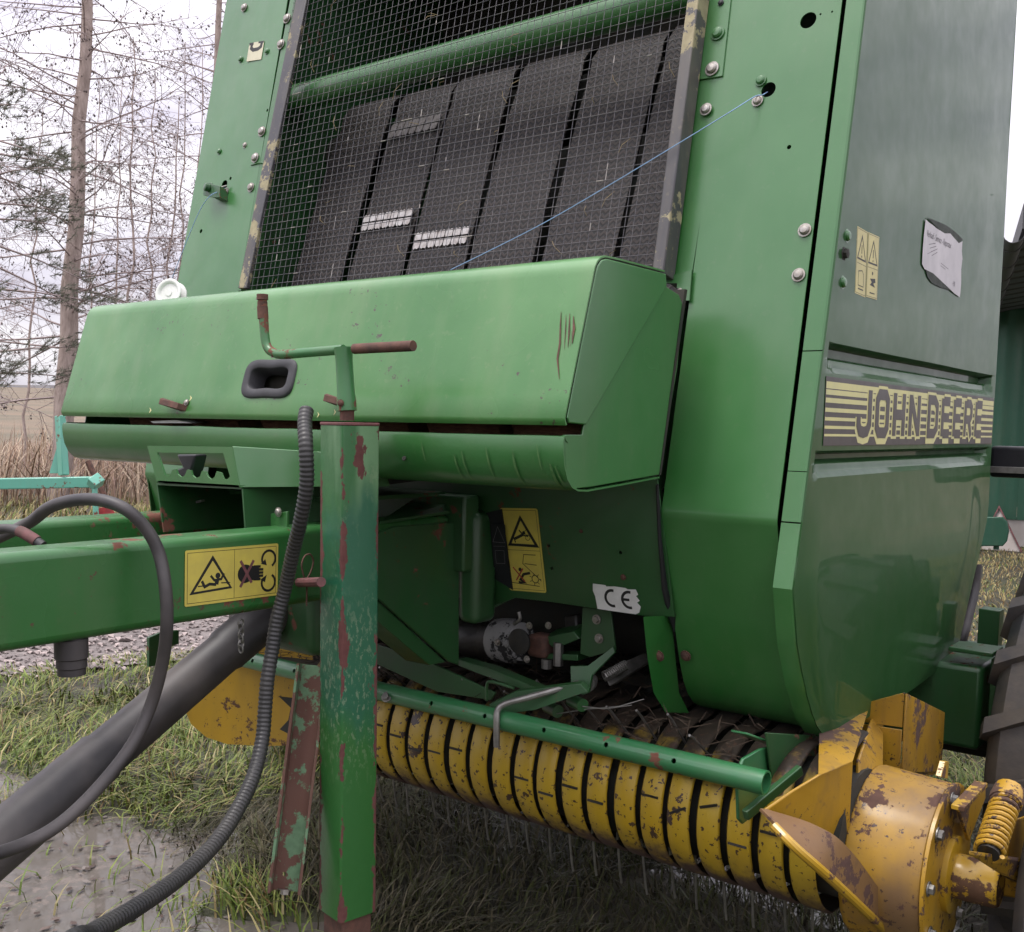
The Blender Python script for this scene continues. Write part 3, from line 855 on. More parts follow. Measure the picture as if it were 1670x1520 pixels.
def side_mesh():
    zs = sorted(set([.675, .69, .712, .74, .78, .83, .88, .93, .98, 1.012, 1.06, 1.095, 1.13] + [1.160, 1.166, 1.1745, 1.1765, 1.189, 1.191, 1.195, 1.197, 1.207, 1.209, 1.214, 1.216] +
                    [1.224, 1.26, 1.30, 1.34] + [1.348, 1.350, 1.359, 1.361, 1.373, 1.375, 1.379, 1.381, 1.397, 1.399, 1.404, 1.406] + [1.43, 1.47, 1.52, 1.58] + [1.64 + .07 * i for i in range(15)]))
    rows = []
    ny = 70
    for z in zs:
        a, b = side_front(z), side_rear(z); row = []
        for j in range(ny + 1):
            t = j / ny
            t = t * .96 + .04 * t ** .5 if False else t
            y = a + (b - a) * t
            e = min(1, max(0, (y - a - .030) / .010), max(0, (b - .035 - y) / .012))
            g = groove(z, 1.350, 1.405, .030) * e + groove(z, 1.166, 1.215, .028) * e
            s_ = 1.155 - z
            bl = 0.0
            if s_ > 0:
                bl = .085 * min(s_, .17)
                if s_ > .17: u_ = s_ - .17; bl += .085 * u_ - .9 * u_ * u_ if u_ < .06 else .085 * .06 - .9 * .0036 - .023 * (u_ - .06)
            e2 = min(1, max(0, (y - a) / .06)); e3 = min(1, max(0, (b - y) / .28)); e2 = e2 * e2 * (3 - 2 * e2); e3 = e3 * e3 * (3 - 2 * e3)
            bulge = bl * e2 * (.25 + .75 * e3)
            wv = .0026 * mnoise.noise(V((y * 3.1, z * 2.2, 3.3))) + .0035 * mnoise.noise(V((y * 7, z * 1.6, 9.1))) * max(0, (y - 2.35) / .65) * (1 if z < 1.16 else .25)
            tilt = 0.0
            row.append(V((SIDEX - g + wv + bulge + tilt, y, z)))
        rows.append(row)
    mb = MB(); mb.grid(rows)
    return mb
o = side_mesh().build('side_panel', M['green_side'], baler, sharp=32)
solid(o, .003)
side_panel = o
# rear rolled edge of the side panel
MB().tube([(SIDEX - .004, 2.998, 2.6), (SIDEX - .004, 2.999, 1.06), (SIDEX - .006, 2.982, 1.01), (SIDEX - .014, 2.766, .712), (SIDEX - .016, 2.6, .676), (SIDEX - .016, 1.87, .675)], .006, 8).build('panel_edge', M['green_side'], baler)
for (y, z) in ((2.985, 1.10), (2.975, 1.04), (2.985, 1.20)):
    bolt((SIDEX - .004, y, z), (1, 0, 0), .6, 'zinc')
# far side of the body, rear door and roof: plain closed sheets out of sight
mb = MB(); mb.prism([(-2.62, 1.74, .70), (-2.62, 1.698, 1.095), (-2.62, 2.015, 2.62), (-2.62, 3.0, 2.62), (-2.62, 3.0, 1.06), (-2.62, 2.7, .70)], (.004, 0, 0))
mb.build('side_panel', M['green_side'], baler)
mb = MB(); mb.prism([(-2.61, 2.02, 2.60), (-.70, 2.02, 2.60), (-.70, 3.0, 2.60), (-2.61, 3.0, 2.60)], (0, 0, .004))
mb.build('roof_sheet', M['green'], baler)
mb = MB(); mb.prism([(-2.60, 2.98, .85), (-.70, 2.98, .85), (-.70, 2.98, 2.60), (-2.60, 2.98, 2.60)], (0, .004, 0))
mb.build('rear_wall', M['dark'], baler)
for x in (-2.34, -.985):
    mb = MB(); mb.prism([(x, 1.76, .95), (x, Fy(1.095) + .03, 1.1), (x, Fy(2.6) + .03, 2.59), (x, 2.97, 2.59), (x, 2.97, .9)], (.004, 0, 0))
    mb.build('chamber_wall', M['green_dirty_shaded'], baler)

# rear half of the chamber (tailgate) and the belly sheet under the body
tg = [(3.004, .62), (3.3, .56), (3.8, .60), (4.2, .85), (4.42, 1.25), (4.42, 1.75), (4.2, 2.2), (3.8, 2.52), (3.4, 2.6), (3.004, 2.6)]
mb = MB(); mb.prism([V((-2.28, y, z)) for y, z in tg], (1.20, 0, 0)); mb.build('tailgate', M['green'], baler, .01)
mb = MB(); mb.prism([(-2.6, 2.25, .66), (-.70, 2.25, .66), (-.70, 2.98, .66), (-2.6, 2.98, .66)], (0, 0, .004)); mb.build('belly_sheet', M['dark'], baler)
mb = MB(); mb.tube([(-2.85, 2.76, .485), (-.5, 2.76, .485)], .05, 14); mb.build('axle', M['dark'], baler)
# ---- corner strip on the front edge of the side panel (three lengths)
def strip(za, zb, n):
    rows = []
    for i in range(n + 1):
        z = za + (zb - za) * i / n; y = side_front(z)
        rows.append([V((-.714, y + .012, z)), V((-.714, y - .001, z)), V((SIDEX - .003, y - .001, z)), V((SIDEX + .001, y + .001, z)), V((SIDEX + .0015, y + .012, z))])
    mb = MB(); mb.grid(rows)
    o_ = mb.build('corner_strip', M['green_front'], baler, sharp=24); solid(o_, .002); return o_
strip(.684, 1.090, 22); strip(1.0925, 1.178, 3); strip(1.1795, 1.387, 3); strip(1.389, 2.61, 6)

# ---- front panels, bent at the waist and curling under
prof = [(2.61, Fy(2.61)), (2.2, Fy(2.2)), (1.8, Fy(1.8)), (1.4, Fy(1.4)), (1.11, Fy(1.11)), (1.098, Fy(1.098) + .0005), (1.090, 1.6965), (1.080, 1.6995), (1.03, 1.7135), (.977, 1.728), (.9, 1.751), (.823, 1.778), (.78, 1.793), (.748, 1.808), (.72, 1.827), (.695, 1.855), (.680, 1.89), (.672, 1.94), (.668, 2.0)]
def front_panel(x0, x1, n=8):
    rows = [[V((x0 + (x1 - x0) * j / n, y + .0015 * mnoise.noise(V((j * .4 + x0, z * 3, 1))), z)) for j in range(n + 1)] for z, y in prof]
    mb = MB(); mb.grid(rows)
    o_ = mb.build('front_panel', M['green_front'], baler, sharp=18)
    solid(o_, .003, 1 if x1 < x0 else -1); return o_
fp = front_panel(-.722, -.950)
hp = [((1318, 33), .0155), ((1253, 146), .0145), ((1287, 240), .0042), ((1338, 23), .002), ((1357, 19), .002)]
cut(fp, [cyl(PF(*p), FN, r_, .05) for p, r_ in hp])
for p in [(1313, 376), (1303, 449), (1236, 165), (1241, 132)]:
    bolt(PF(*p), FN, 1.0 if p[0] > 1250 else .9, 'zinc' if p[1] != 132 else 'green')
bolt((-.93, 1.775, .81), (0, -1, -.3), .9, 'rust')
lp = front_panel(-2.335, -2.625)
holes_l = [((366, 301), .013), ((376, 291), .005), ((328, 377), .006), ((452, 108), .0035), ((436, 180), .004)]
cut(lp, [cyl(PF(*p), FN, r_, .05) for p, r_ in holes_l])
for p, s_, m_ in [((399, 13), 1, 'zinc'), ((469, 31), 1.15, 'zinc'), ((459, 73), 1.15, 'zinc'), ((393, 97), .75, 'green'), ((436, 84), .75, 'green'), ((428, 215), 1.15, 'zinc'), ((417, 258), 1.15, 'zinc'), ((358, 247), .7, 'green'), ((400, 237), .65, 'zinc'), ((410, 306), 1.05, 'zinc'), ((369, 313), .95, 'zinc')]:
    bolt(PF(*p), FN, s_, m_)
# flange folded back along the left panel's inner edge
mb = MB(); mb.prism([PF(493, -60), PF(484, -60, .0), PF(386, 474), PF(393, 474)], FN * -.04)
mb.build('flange', M['green'], baler)
# lip on the left panel where two sheets meet
mb = MB(); mb.tube(curve_pts([PF(409, 269, -.002), PF(417, 267, -.003), PF(425, 265, -.003), PF(433, 267, -.002)], 3), .0016, 6)
mb.build('sheet_lip', M['green'], baler)

# ---- inner frame strips (right of the screen)
mb = MB(); mb.prism([PF(1150, -60, -.004), PF(1198, -60, -.004), PF(1178, 124, -.004), PF(1139, 130, -.004)], FN * -.004)
mb.build('frame_strip', M['green_front'], baler, .001)
mb = MB(); mb.prism([PF(1150, -60, -.0005), PF(1196, -60, -.0005), PF(1176, 131, -.0005), PF(1160, 250), PF(1126, 462), PF(1090, 462), PF(1100, 380), PF(1137, 130)], FN * -.03)
mb.build('frame_strip', M['green_front'], baler, .001)
for p, s_, m_ in [((1171, 55), 1.15, 'green'), ((1162, 113), 1.15, 'zinc'), ((1152, 179), 1.0, 'zinc'), ((1176, 5), .5, 'black')]:
    bolt(PF(*p, -.004), FN, s_, m_)
mb = MB(); mb.prism([PF(1084, 452, -.01), PF(1128, 440, -.01), PF(1124, 490, -.01), PF(1112, 490, -.01), PF(1112, 470, -.01), PF(1104, 470, -.01), PF(1104, 462, -.01), PF(1084, 462, -.01)], FN * -.004)
mb.build('hinge_tab', M['green'], baler)
bolt(PF(1110, 474, -.006), FN, .5, 'zinc')

# ---- wire screen with its two steel edge bars
WOFF = -.020
def wpt(x, z, off=0): return V((x, Fy(z) + WOFF + off, z))
mb = MB()
xl, xr, zb, zt = -2.276, -1.03, 1.42, 2.60
sp = .0205
def wsag(x, z): return .006 * mnoise.noise(V((x * 2.5, z * 2.5, 4)))
n = int((xr - xl) / sp)
for i in range(n + 1):
    x = xl + i * sp
    zs = [zb + (zt - zb) * k / 14 for k in range(15)]
    mb.tube([wpt(x + .003 * mnoise.noise(V((i * 3.1, z * 1.3, 0))), z, wsag(x, z)) for z in zs], .0008, 4, False)
n = int((zt - zb) / sp)
for i in range(n + 1):
    z = zb + i * sp
    xs = [xl + (xr - xl) * k / 14 for k in range(15)]
    mb.tube([wpt(x, z + .003 * mnoise.noise(V((i * 2.7, x * 1.3, 5))), wsag(x, z) - .0022) for x in xs], .0008, 4, False)
tag(mb.build('wire_mesh', M['wire'], baler, sharp=60, recalc=False), kind='stuff')
# bright bare stretches of wire and chaff caught in the screen
mb = MB()
for i in range(85):
    x = xl + sp * rnd.randrange(0, int((xr - xl) / sp)); z = zb + sp * rnd.randrange(2, int((zt - zb) / sp) - 8); l_ = rnd.choice((.5, .8, .9, 1.7)) * sp
    if x > -1.5 and rnd.random() < .55: continue
    if rnd.random() < .5: mb.tube([wpt(x, z, wsag(x, z) - .0022), wpt(x + l_, z, wsag(x + l_, z) - .0022)], .00125, 4)
    else: mb.tube([wpt(x, z, wsag(x, z)), wpt(x, z + l_, wsag(x, z + l_))], .00125, 4)
tag(mb.build('bare_wire', M['zinc'], baler, sharp=60, recalc=False), kind='stuff')
mb = MB()
for i in range(70):
    x = rnd.uniform(xl, xr); z = zb + (zt - zb) * rnd.random() ** 1.8; a_ = rnd.uniform(0, 3.14); l_ = rnd.uniform(.012, .045)
    mb.tube([wpt(x, z, .002), wpt(x + l_ * .5 * math.cos(a_), z + l_ * .5 * math.sin(a_), -.006), wpt(x + l_ * math.cos(a_), z + l_ * math.sin(a_), .004)], .0007, 3, False)
tag(mb.build('chaff', M['straw'], baler, sharp=0, recalc=False), kind='stuff')
# edge bars
mb = MB(); mb.prism([PF(494, -60, -.026), PF(512, -60, -.026), PF(402, 470, -.026), PF(388, 470, -.026)], FN * -.012)
mb.build('screen_bar', M['frame_steel'], baler, .002)
mb = MB(); mb.prism([PF(1128, -60, -.050), PF(1146, -60, -.050), PF(1082, 446, -.050), PF(1062, 446, -.050)], FN * -.045)
mb.build('screen_bar', M['frame_steel'], baler, .003)
# cross tube behind the screen
def Bpt(x, z, off=0.0): return V((x, Fy(z) + off, z))
zt_ = 2.13
mb = MB(); mb.tube([Bpt(-2.335, 2.145, .06), Bpt(-.99, 2.145, .06)], .036, 20)
mb.build('cross_tube', M['green'], baler)
mb = MB(); mb.tube([Bpt(-2.335, 2.145, .06), Bpt(-2.322, 2.145, .06)], .05, 20); mb.build('tube_collar', M['green'], baler)
# shield sheet hung under the cross tube
# ---- the bale belts
nb = 6; bw, gap = .1905, .0205
x0 = -2.2485
belt_line = [(1.20, .20), (1.35, .105), (1.42, .092), (1.50, .097), (2.0, .175), (2.05, .19), (2.62, .30)]
def belt_y(z):
    for (a, ya), (b, yb) in zip(belt_line, belt_line[1:]):
        if z <= b: return Fy(z) + ya + (yb - ya) * (z - a) / (b - a)
    return Fy(z) + belt_line[-1][1]
for i in range(nb):
    a = x0 + i * (bw + gap); rows = []
    for k in range(23):
        if k < 18: z = 1.20 + k * .0515; y = belt_y(z) + .006 * math.sin(i * 2.1 + z * 3)
        else:      # over the upper roller and away to the back
            a_ = math.radians((k - 17) * 26); z = 2.075 + .10 * math.sin(a_) * .9; y = belt_y(2.075) + .006 * math.sin(i * 2.1 + 6.2) + .10 * (1 - math.cos(a_))
        rows.append([V((a + bw * j / 4, y + .004 * (j - 2) ** 2 / 4, z)) for j in range(5)])
    mb = MB(); mb.grid(rows)
    o = mb.build('belt', M['belt'], baler, sharp=50); solid(o, .006, 1)
# belt lacing: rows of wire hooks
def lacing(i, z, mt='clip'):
    a = x0 + i * (bw + gap)
    mb = MB(); nh = 7
    for k in range(nh):
        pw = (bw - .012) / nh; x = a + .006 + pw * (k + .5)
        for s_ in (-1, 1):
            out2 = [(-.42, .10), (.42, .10), (.46, .55), (.40, .85), (.20, 1.0), (.05, .90), (-.05, .90), (-.20, 1.0), (-.40, .85), (-.46, .55)]
            mb.prism([V((x + p_ * pw, belt_y(z + s_ * q_ * .022) - .009, z + s_ * q_ * .022)) for p_, q_ in out2], (0, .003, 0))
    mb.build('belt_lacing', M[mt], baler)
lacing(1, 1.775); lacing(2, 1.705); lacing(1, 2.035, 'clip_shaded')
mb = MB()
for z, off in ((1.33, .20), (2.02, .29)):
    mb.tube([V((-2.33, Fy(z) + off, z)), V((-.99, Fy(z) + off, z))], .07, 20)
mb.build('belt_roller', M['dark'], baler)
# dark sheet behind the belts keeps the chamber closed
mb = MB(); mb.prism([(-2.33, 2.62, .9), (-.99, 2.62, .9), (-.99, 2.62, 2.59), (-2.33, 2.62, 2.59)], (0, .003, 0)); mb.build('inner_wall', M['dark'], baler)

# ---- twine box: lid and trough
HXR, HXL = -.91, -2.38
lid_prof = [(1.321, 1.252), (1.318, 1.256), (1.3165, 1.262), (1.387, 1.490), (1.390, 1.499), (1.396, 1.508), (1.405, 1.515), (1.418, 1.519), (1.46, 1.520), (1.61, 1.520)]
def lid_point(k, x):
    y, z = lid_prof[k]
    bow = .0025 * mnoise.noise(V((x * 2.2, z * 4, 2))) + .004 * math.sin((x - HXL) / (HXR - HXL) * math.pi) * (1 if 3 <= k else .3)
    return V((x, y - bow, z))
nx = 40
rows = [[lid_point(k, HXL + (HXR - HXL) * j / nx) for j in range(nx + 1)] for k in range(len(lid_prof))]
# finer rows across the flat face
r2 = []
for k in range(len(rows)):
    r2.append(rows[k])
    if k == 2:
        for t in (.15, .3, .45, .6, .75, .9): r2.append([a.lerp(b, t) for a, b in zip(rows[2], rows[3])])
mb = MB(); mb.grid(r2)
lid = mb.build('box_lid', M['green_hood'], baler, sharp=40)
solid(lid, .003, 1)
hc = PY(442, 618, 1.345)
HN = V((0, -1, .31)).normalized(); HU = V((0, .296, .955)).normalized()
def hood_pt(u, v, off=0.0):
    q = _ray(u, v)   # plane through (y 1.3165, z 1.262) and (1.387, 1.49)
    s_ = (1.387 - 1.3165) / (1.49 - 1.262)
    return O3 + q * ((1.3165 - off + s_ * (CAMZ - 1.262)) / (q.y - s_ * q.z))
def rrect(c, w, h, r_, n_=6, nrm=None, up=None, rgt=None, pinch=0.0):
    pts = []
    for (sx, sy, a0) in ((1, 1, 0), (-1, 1, 90), (-1, -1, 180), (1, -1, 270)):
        for k in range(n_ + 1):
            a = math.radians(a0 + 90 * k / n_)
            px_, py_ = sx * (w / 2 - r_) + r_ * math.cos(a), sy * (h / 2 - r_) + r_ * math.sin(a)
            pts.append((px_, py_))
    # pinched waist along the top edge
    out = []
    for i, (px_, py_) in enumerate(pts):
        if pinch and py_ > 0: py_ -= pinch * math.exp(-(px_ / (w * .22)) ** 2)
        out.append(V(c) + rgt * px_ + up * py_)
    return out
hc = hood_pt(442, 619)
RG = V((1, 0, 0))
inn = rrect(hc, .118, .050, .014, 5, up=HU, rgt=RG)
cut(lid, [MB().prism([p + HN * .05 for p in inn], HN * -.1)])
mid = []
# black rubber grip frame around the hand hole
def ring_loft(rings, name, mat, parent):
    mb_ = MB(); n_ = len(rings[0])
    for r_ in rings: mb_.v += [tuple(p) for p in r_]
    for i in range(len(rings) - 1):
        for k in range(n_):
            k2 = (k + 1) % n_
            mb_.f.append((i * n_ + k, i * n_ + k2, (i + 1) * n_ + k2, (i + 1) * n_ + k))
    return mb_.build(name, mat, parent, sharp=60)
def dense(w, h, r_, off, pinch):
    pts = []
    base = [(math.cos(2 * math.pi * k / 64), math.sin(2 * math.pi * k / 64)) for k in range(64)]
    for (a, b) in base:
        e = 4.2
        s_ = (abs(a) ** e + abs(b) ** e) ** (-1 / e)
        px_, py_ = a * s_ * w / 2, b * s_ * h / 2
        py_ -= math.copysign(pinch * math.exp(-(px_ / (w * .25)) ** 2), py_)
        pts.append(hc + RG * px_ + HU * py_ + HN * off)
    return pts
ring_loft([dense(.156, .086, 0, .001, .003), dense(.154, .084, 0, .007, .003), dense(.149, .079, 0, .0095, .003), dense(.118, .050, 0, .0095, .003), dense(.114, .046, 0, .007, .003), dense(.110, .042, 0, -.03, .003)], 'hand_grip', M['grip'], baler)
mb = MB(); mb.prism([p - HN * .045 for p in rrect(hc, .16, .1, .01, 3, up=HU, rgt=RG)], HN * -.002); mb.build('grip_backing', M['dark'], baler)
# lid end flaps
def xpoly(pts, x): return [V((x, y, z)) for y, z in pts]
for x, t in ((HXR - .002, .004), (HXL - .002, .004)):
    mb = MB(); mb.prism(xpoly([(1.323, 1.254), (1.3195, 1.262), (1.389, 1.490), (1.394, 1.502), (1.405, 1.513), (1.42, 1.517), (1.612, 1.517), (1.616, 1.495), (1.372, 1.252)], x), (t, 0, 0))
    mb.build('lid_flap', M['green'], baler, .002)
# fixed end plates of the trough
endp = [(1.322, 1.236), (1.324, 1.20), (1.330, 1.172), (1.342, 1.156), (1.352, 1.151), (1.40, 1.152), (1.623, 1.166), (1.675, 1.36), (1.690, 1.470), (1.672, 1.488), (1.62, 1.498), (1.45, 1.35), (1.375, 1.255), (1.371, 1.236)]
for x in (HXR - .0085, HXL + .0045):
    mb = MB(); mb.prism(xpoly(endp, x), (.004, 0, 0)); mb.build('box_end', M['green'], baler, .001)
tr = [(1.330, 1.226), (1.324, 1.230), (1.3225, 1.234), (1.318, 1.233), (1.316, 1.226), (1.317, 1.205), (1.321, 1.185), (1.330, 1.166), (1.343, 1.153), (1.360, 1.1465), (1.39, 1.145), (1.50, 1.152), (1.62, 1.160)]
rows = [[V((HXL + (HXR - .003 - HXL) * j / 30, y + .002 * mnoise.noise(V((j * .35, z * 6, 8))), z + .0015 * mnoise.noise(V((j * .5, y * 3, 3))))) for j in range(31)] for y, z in tr]
mb = MB(); mb.grid(rows)
o = mb.build('box_trough', M['green'], baler, sharp=50); solid(o, .003, 1)  # darker green than the lid stands for shade on the downward face
mb = MB(); mb.prism(xpoly([(1.62, 1.165), (1.625, 1.165), (1.70, 1.50), (1.69, 1.50)], HXL), (HXR - HXL - .003, 0, 0)); mb.build('box_back', M['dark'], baler)
# balls of twine seen through the slot
for i, x in enumerate((-1.02, -1.22, -1.44, -1.7, -1.95, -2.2)):
    tb = MB(); tb.lathe([(-.09, .02), (-.085, .075), (-.05, .095), (.05, .095), (.085, .075), (.09, .02)], (x, 1.505, 1.27), (1, 0, 0), 18)
    o = tb.build('twine_ball', M['twineball'])
    tag(o, ['reddish twine ball at the right end inside the slot of the twine box', 'reddish brown twine ball, second from the right in the box slot', 'brown twine ball in the box slot right of the jack', 'dark twine ball in the box slot behind the jack', 'dark twine ball in the box slot below the hand hole', 'dark twine ball at the left end of the box slot'][i], 'twine ball', 'balls of twine in the box')
# a pale strip of card lying in the slot
mb = MB(); mb.prism([PY(245, 687, 1.335), PY(287, 685, 1.335), PY(313, 690, 1.335), PY(250, 690, 1.335)], (0, .04, .001)); tag(mb.build('card_strip', M['white_label']), 'pale strip lying in the slot under the box lid at left', 'strip')
# latch clips, hole dots and scars on the lid
def latch(u, v, s_=1.0):
    c = hood_pt(u, v)
    root = MB()
    a, b = hood_pt(u + 9, v - 9), hood_pt(u + 5, v + 8)
    root.prism([a + HN * .002 + RG * -.008, a + HN * .002 + RG * .010, b + HN * .002 + RG * .004, b + HN * .002 + RG * -.016], HN * .003)
    e = hood_pt(u - 22, v + 2)
    root.prism([b + HN * .003 + RG * -.012, b + HN * .003 + RG * .004, b + HN * .022 + RG * -.002, e + HN * .028, e + HN * .022 + HU * .004], HU * .013 * s_)
    o_ = root.build('lid_latch', M['rust'], baler, .001)
    bolt(hood_pt(u + 10, v - 6), HN, .55, 'zinc', o_, off=.006)
latch(298, 664); latch(566, 660)
for (u, v, r_) in ((840, 551, .0035), (362, 560, .0018), (660, 748, .0045)):
    p = hood_pt(u, v) if v < 690 else PY(u, v, 1.3165)
    place('plug', shared('plug', lambda: MB().lathe([(0, 1), (.3, .9), (.32, 0)], (0, 0, 0), (0, 0, 1), 10).mesh('plug')), M['dark'], p + HN * .0015, HN, baler, 0, r_)
def scar(pts, w, mat='rust', off=.0045):
    """scratch worn through the paint, following the lid face"""
    mb_ = MB(); q = [hood_pt(u, v, off) for u, v in pts]
    L_, R_ = [], []
    for i, p in enumerate(q):
        ww = w * (.25 if i in (0, len(q) - 1) else 1) * rnd.uniform(.7, 1.2)
        L_.append(p - RG * ww / 2); R_.append(p + RG * ww / 2)
    mb_.grid([[a, b] for a, b in zip(L_, R_)])
    return mb_.build('scratch', M[mat], baler)
scar([(915, 508), (914, 530), (913, 560), (909, 585), (912, 618)], .0034)
scar([(923, 513), (922, 540), (920, 570)], .0022); scar([(929, 511), (928, 540), (926, 567)], .0026); scar([(935, 515), (936, 535), (933, 560)], .0045); scar([(932, 540), (930, 565)], .002)
for (u, v) in ((305, 628), (310, 645), (244, 665), (518, 672), (545, 668)):
    scar([(u, v), (u + 2, v + 4), (u - 1, v + 9)], .004, 'stripe_ink')

# pale scrapes down the trough
def trough_y(z):
    q = sorted([(z_, y_) for y_, z_ in tr[4:11]])
    for (a, ya), (b, yb) in zip(q, q[1:]):
        if z <= b: return ya + (yb - ya) * (z - a) / (b - a)
    return q[-1][1]
for (u, ln_, w_) in ((612, .03, .002), (742, .045, .003), (755, .05, .003), (795, .05, .003), (838, .055, .004), (878, .04, .002), (898, .05, .005), (906, .03, .003), (690, .035, .002)):
    x_ = PY(u, 740, 1.318).x; z_ = 1.205 + rnd.uniform(-.02, .015); rows = []
    for k in range(6):
        zz_ = z_ - ln_ * k / 5; yy_ = trough_y(zz_) - .0035; ww = w_ * (.2 + math.sin(math.pi * (k + .5) / 6)) * .5
        rows.append([V((x_ + .006 * k / 5 - ww, yy_, zz_)), V((x_ + .006 * k / 5 + ww, yy_, zz_))])
    mb = MB(); mb.grid(rows); mb.build('scratch', M['scrape'], baler)
# ---- lower front wall with stickers, dark throat behind
mb = MB(); mb.prism([PG(560, 800), PG(715, 780), PG(1072, 782), PG(1100, 1006), PG(1046, 1004), PG(900, 982), PG(840, 975), PG(800, 990), PG(700, 960), PG(560, 950)], (0, .004, 0))
fw = mb.build('front_wall', M['green_dirty_shaded'], baler, .001)
cut(fw, [cyl(PG(u, v), (0, 1, 0), .004, .06, 10) for u, v in ((895, 890), (900, 927), (1012, 901), (1017, 941))])
bolt(PG(948, 866), (0, -1, -.2), .35, 'rust'); bolt(PG(1017, 941), (0, -1, -.2), .5, 'rust')
mb = MB(); mb.prism([(-2.3, 1.75, 1.13), (-.96, 1.75, 1.13), (-.96, 2.6, 1.20), (-2.3, 2.6, 1.20)], (0, 0, .004)); mb.build('throat_roof', M['dark'], baler)
mb = MB(); mb.prism([(-2.3, 2.2, .45), (-.75, 2.2, .45), (-.75, 2.2, 1.2), (-2.3, 2.2, 1.2)], (0, .004, 0)); mb.build('throat_wall', M['dark'], baler)
for z, y in ((.78, 2.10), (.62, 2.02)):
    mb = MB(); mb.tube([(-2.32, y, z), (-.99, y, z)], .07, 18); mb.build('feed_roller', M['dark'], baler)
# inner jamb of the right front panel with a rusty bolt
mb = MB(); mb.prism([PX(1049, 1006, -.965), PX(1093, 1004, -.962), PX(1100, 1072, -.958), PX(1106, 1130, -.955), PX(1122, 1163, -.952), PX(1085, 1162, -.965), PX(1066, 1130, -.965), PX(1056, 1075, -.965)], (.0, .004, 0))
mb.build('jamb_plate', M['green'], baler, .001)
bolt(PX(1076, 1069, -.962) + V((0, -.002, 0)), (0, -1, -.2), .9, 'rust')
# dark rubber seal between front wall and panel
mb = MB(); mb.tube([PX(1072, 790, -.953), PX(1076, 880, -.953), PX(1084, 960, -.953), PX(1096, 1003, -.953), PX(1100, 1030, -.953)], [.003, .004, .006, .009, .002], 8)
mb.build('seal', M['black'], baler)

# ---- drawbar: two beams running forward, with brackets
for (xa, xb) in ((-1.495, -1.42), (-1.89, -1.815)):
    mb = MB(); mb.box(((xa + xb) / 2, .65, .989), (xb - xa, 1.98, .140))
    mb.build('drawbar_beam', M['green_beam'], baler, .014, 4)
mb = MB(); mb.box((-1.655, -.28, .989), (.32, .12, .13)); mb.build('hitch_block', M['green'], baler, .01)
# gusset where the right beam meets the body
mb = MB(); mb.prism([PX(613, 868, -1.416), PX(640, 858, -1.416), PX(740, 851, -1.416), PX(744, 860, -1.416), PX(744, 1084, -1.416), PX(728, 1078, -1.416), PX(612, 975, -1.416), PX(560, 985, -1.416), PX(560, 880, -1.416)], (.008, 0, 0))
mb.build('gusset', M['green_dirty_shaded'], baler, .002)
mb = MB(); mb.prism([PX(612, 975, -1.418), PX(728, 1080, -1.418), PX(700, 1085, -1.418), PX(600, 1000, -1.418)], (-.07, 0, 0)); mb.build('gusset_edge', M['green_dirty_shaded'], baler, .002)
mb = MB(); p = PX(768, 930, -1.40); mb.box((-1.395, 1.70, .945), (.055, .075, .24)); mb.build('pivot_post', M['green_dirty_shaded'], baler, .018, 4)
mb = MB(); mb.prism([PX(620, 855, -1.42), PX(742, 836, -1.42), PX(790, 826, -1.40), PX(800, 800, -1.44), PX(700, 800, -1.6)], (0, 0, .006)); mb.build('gusset_top', M['green_dirty_shaded'], baler, .001)
mb = MB(); mb.prism([PX(790, 965, -1.40), PX(846, 972, -1.36), PX(792, 998, -1.40)], (-.02, .06, .004)); mb.build('step_plate', M['green_dirty_shaded'], baler)
mb = MB(); mb.prism([PG(788, 838, -.004), PG(818, 830, -.004), PG(836, 962, -.004), PG(792, 935, -.004)], (0, .003, 0)); mb.build('backing_plate', M['black'], baler)

# centre support frame under the box
mb = MB(); mb.box((-1.655, 1.5, 1.10), (.40, .32, .008)); mb.build('deck_plate', M['green_dirty_shaded'], baler)
mb = MB(); mb.box((-1.655, 1.66, 1.02), (.55, .05, .16)); mb.build('cross_beam', M['green_dirty_shaded'], baler, .006)

# ---- hose rack: open box with a slotted plate above
RY = 1.17     # front plane of the rack
tl, tr_, br, bl = PY(240, 727, RY), PY(380, 729, RY), PY(391, 795, RY), PY(256, 787, RY)
mb = MB(); mb.prism([tl, tr_, br, bl], (0, .004, 0))
rack = mb.build('hose_rack', M['green'], baler)
slot = [PY(256, 738, RY), PY(364, 739, RY), PY(375, 777, RY), PY(370, 782, RY), PY(364, 781, RY), PY(360, 771, RY), PY(353, 769, RY), PY(350, 778, RY), PY(344, 782, RY), PY(338, 777, RY), PY(335, 769, RY), PY(329, 768, RY), PY(326, 777, RY), PY(319, 780, RY), PY(313, 775, RY), PY(311, 767, RY), PY(305, 766, RY), PY(301, 776, RY), PY(295, 778, RY), PY(289, 773, RY), PY(287, 765, RY), PY(281, 766, RY), PY(277, 776, RY), PY(269, 775, RY)]
cut(rack, [MB().prism([p - V((0, .05, 0)) for p in slot], (0, .1, 0))])
rack.data.materials.clear(); rack.data.materials.append(M['green'])
# swept side of the slotted plate
mb = MB(); mb.prism([tr_, br, br + V((.14, .24, .0)), tr_ + V((.14, .24, -.015))], (-.003, 0, .002)); mb.build('rack_side', M['green'], baler, .001)
mb = MB(); mb.prism([bl, br, br + V((.12, .26, 0)), bl + V((.1, .26, 0))], (0, 0, .004)); mb.build('rack_floor', M['green'], baler)
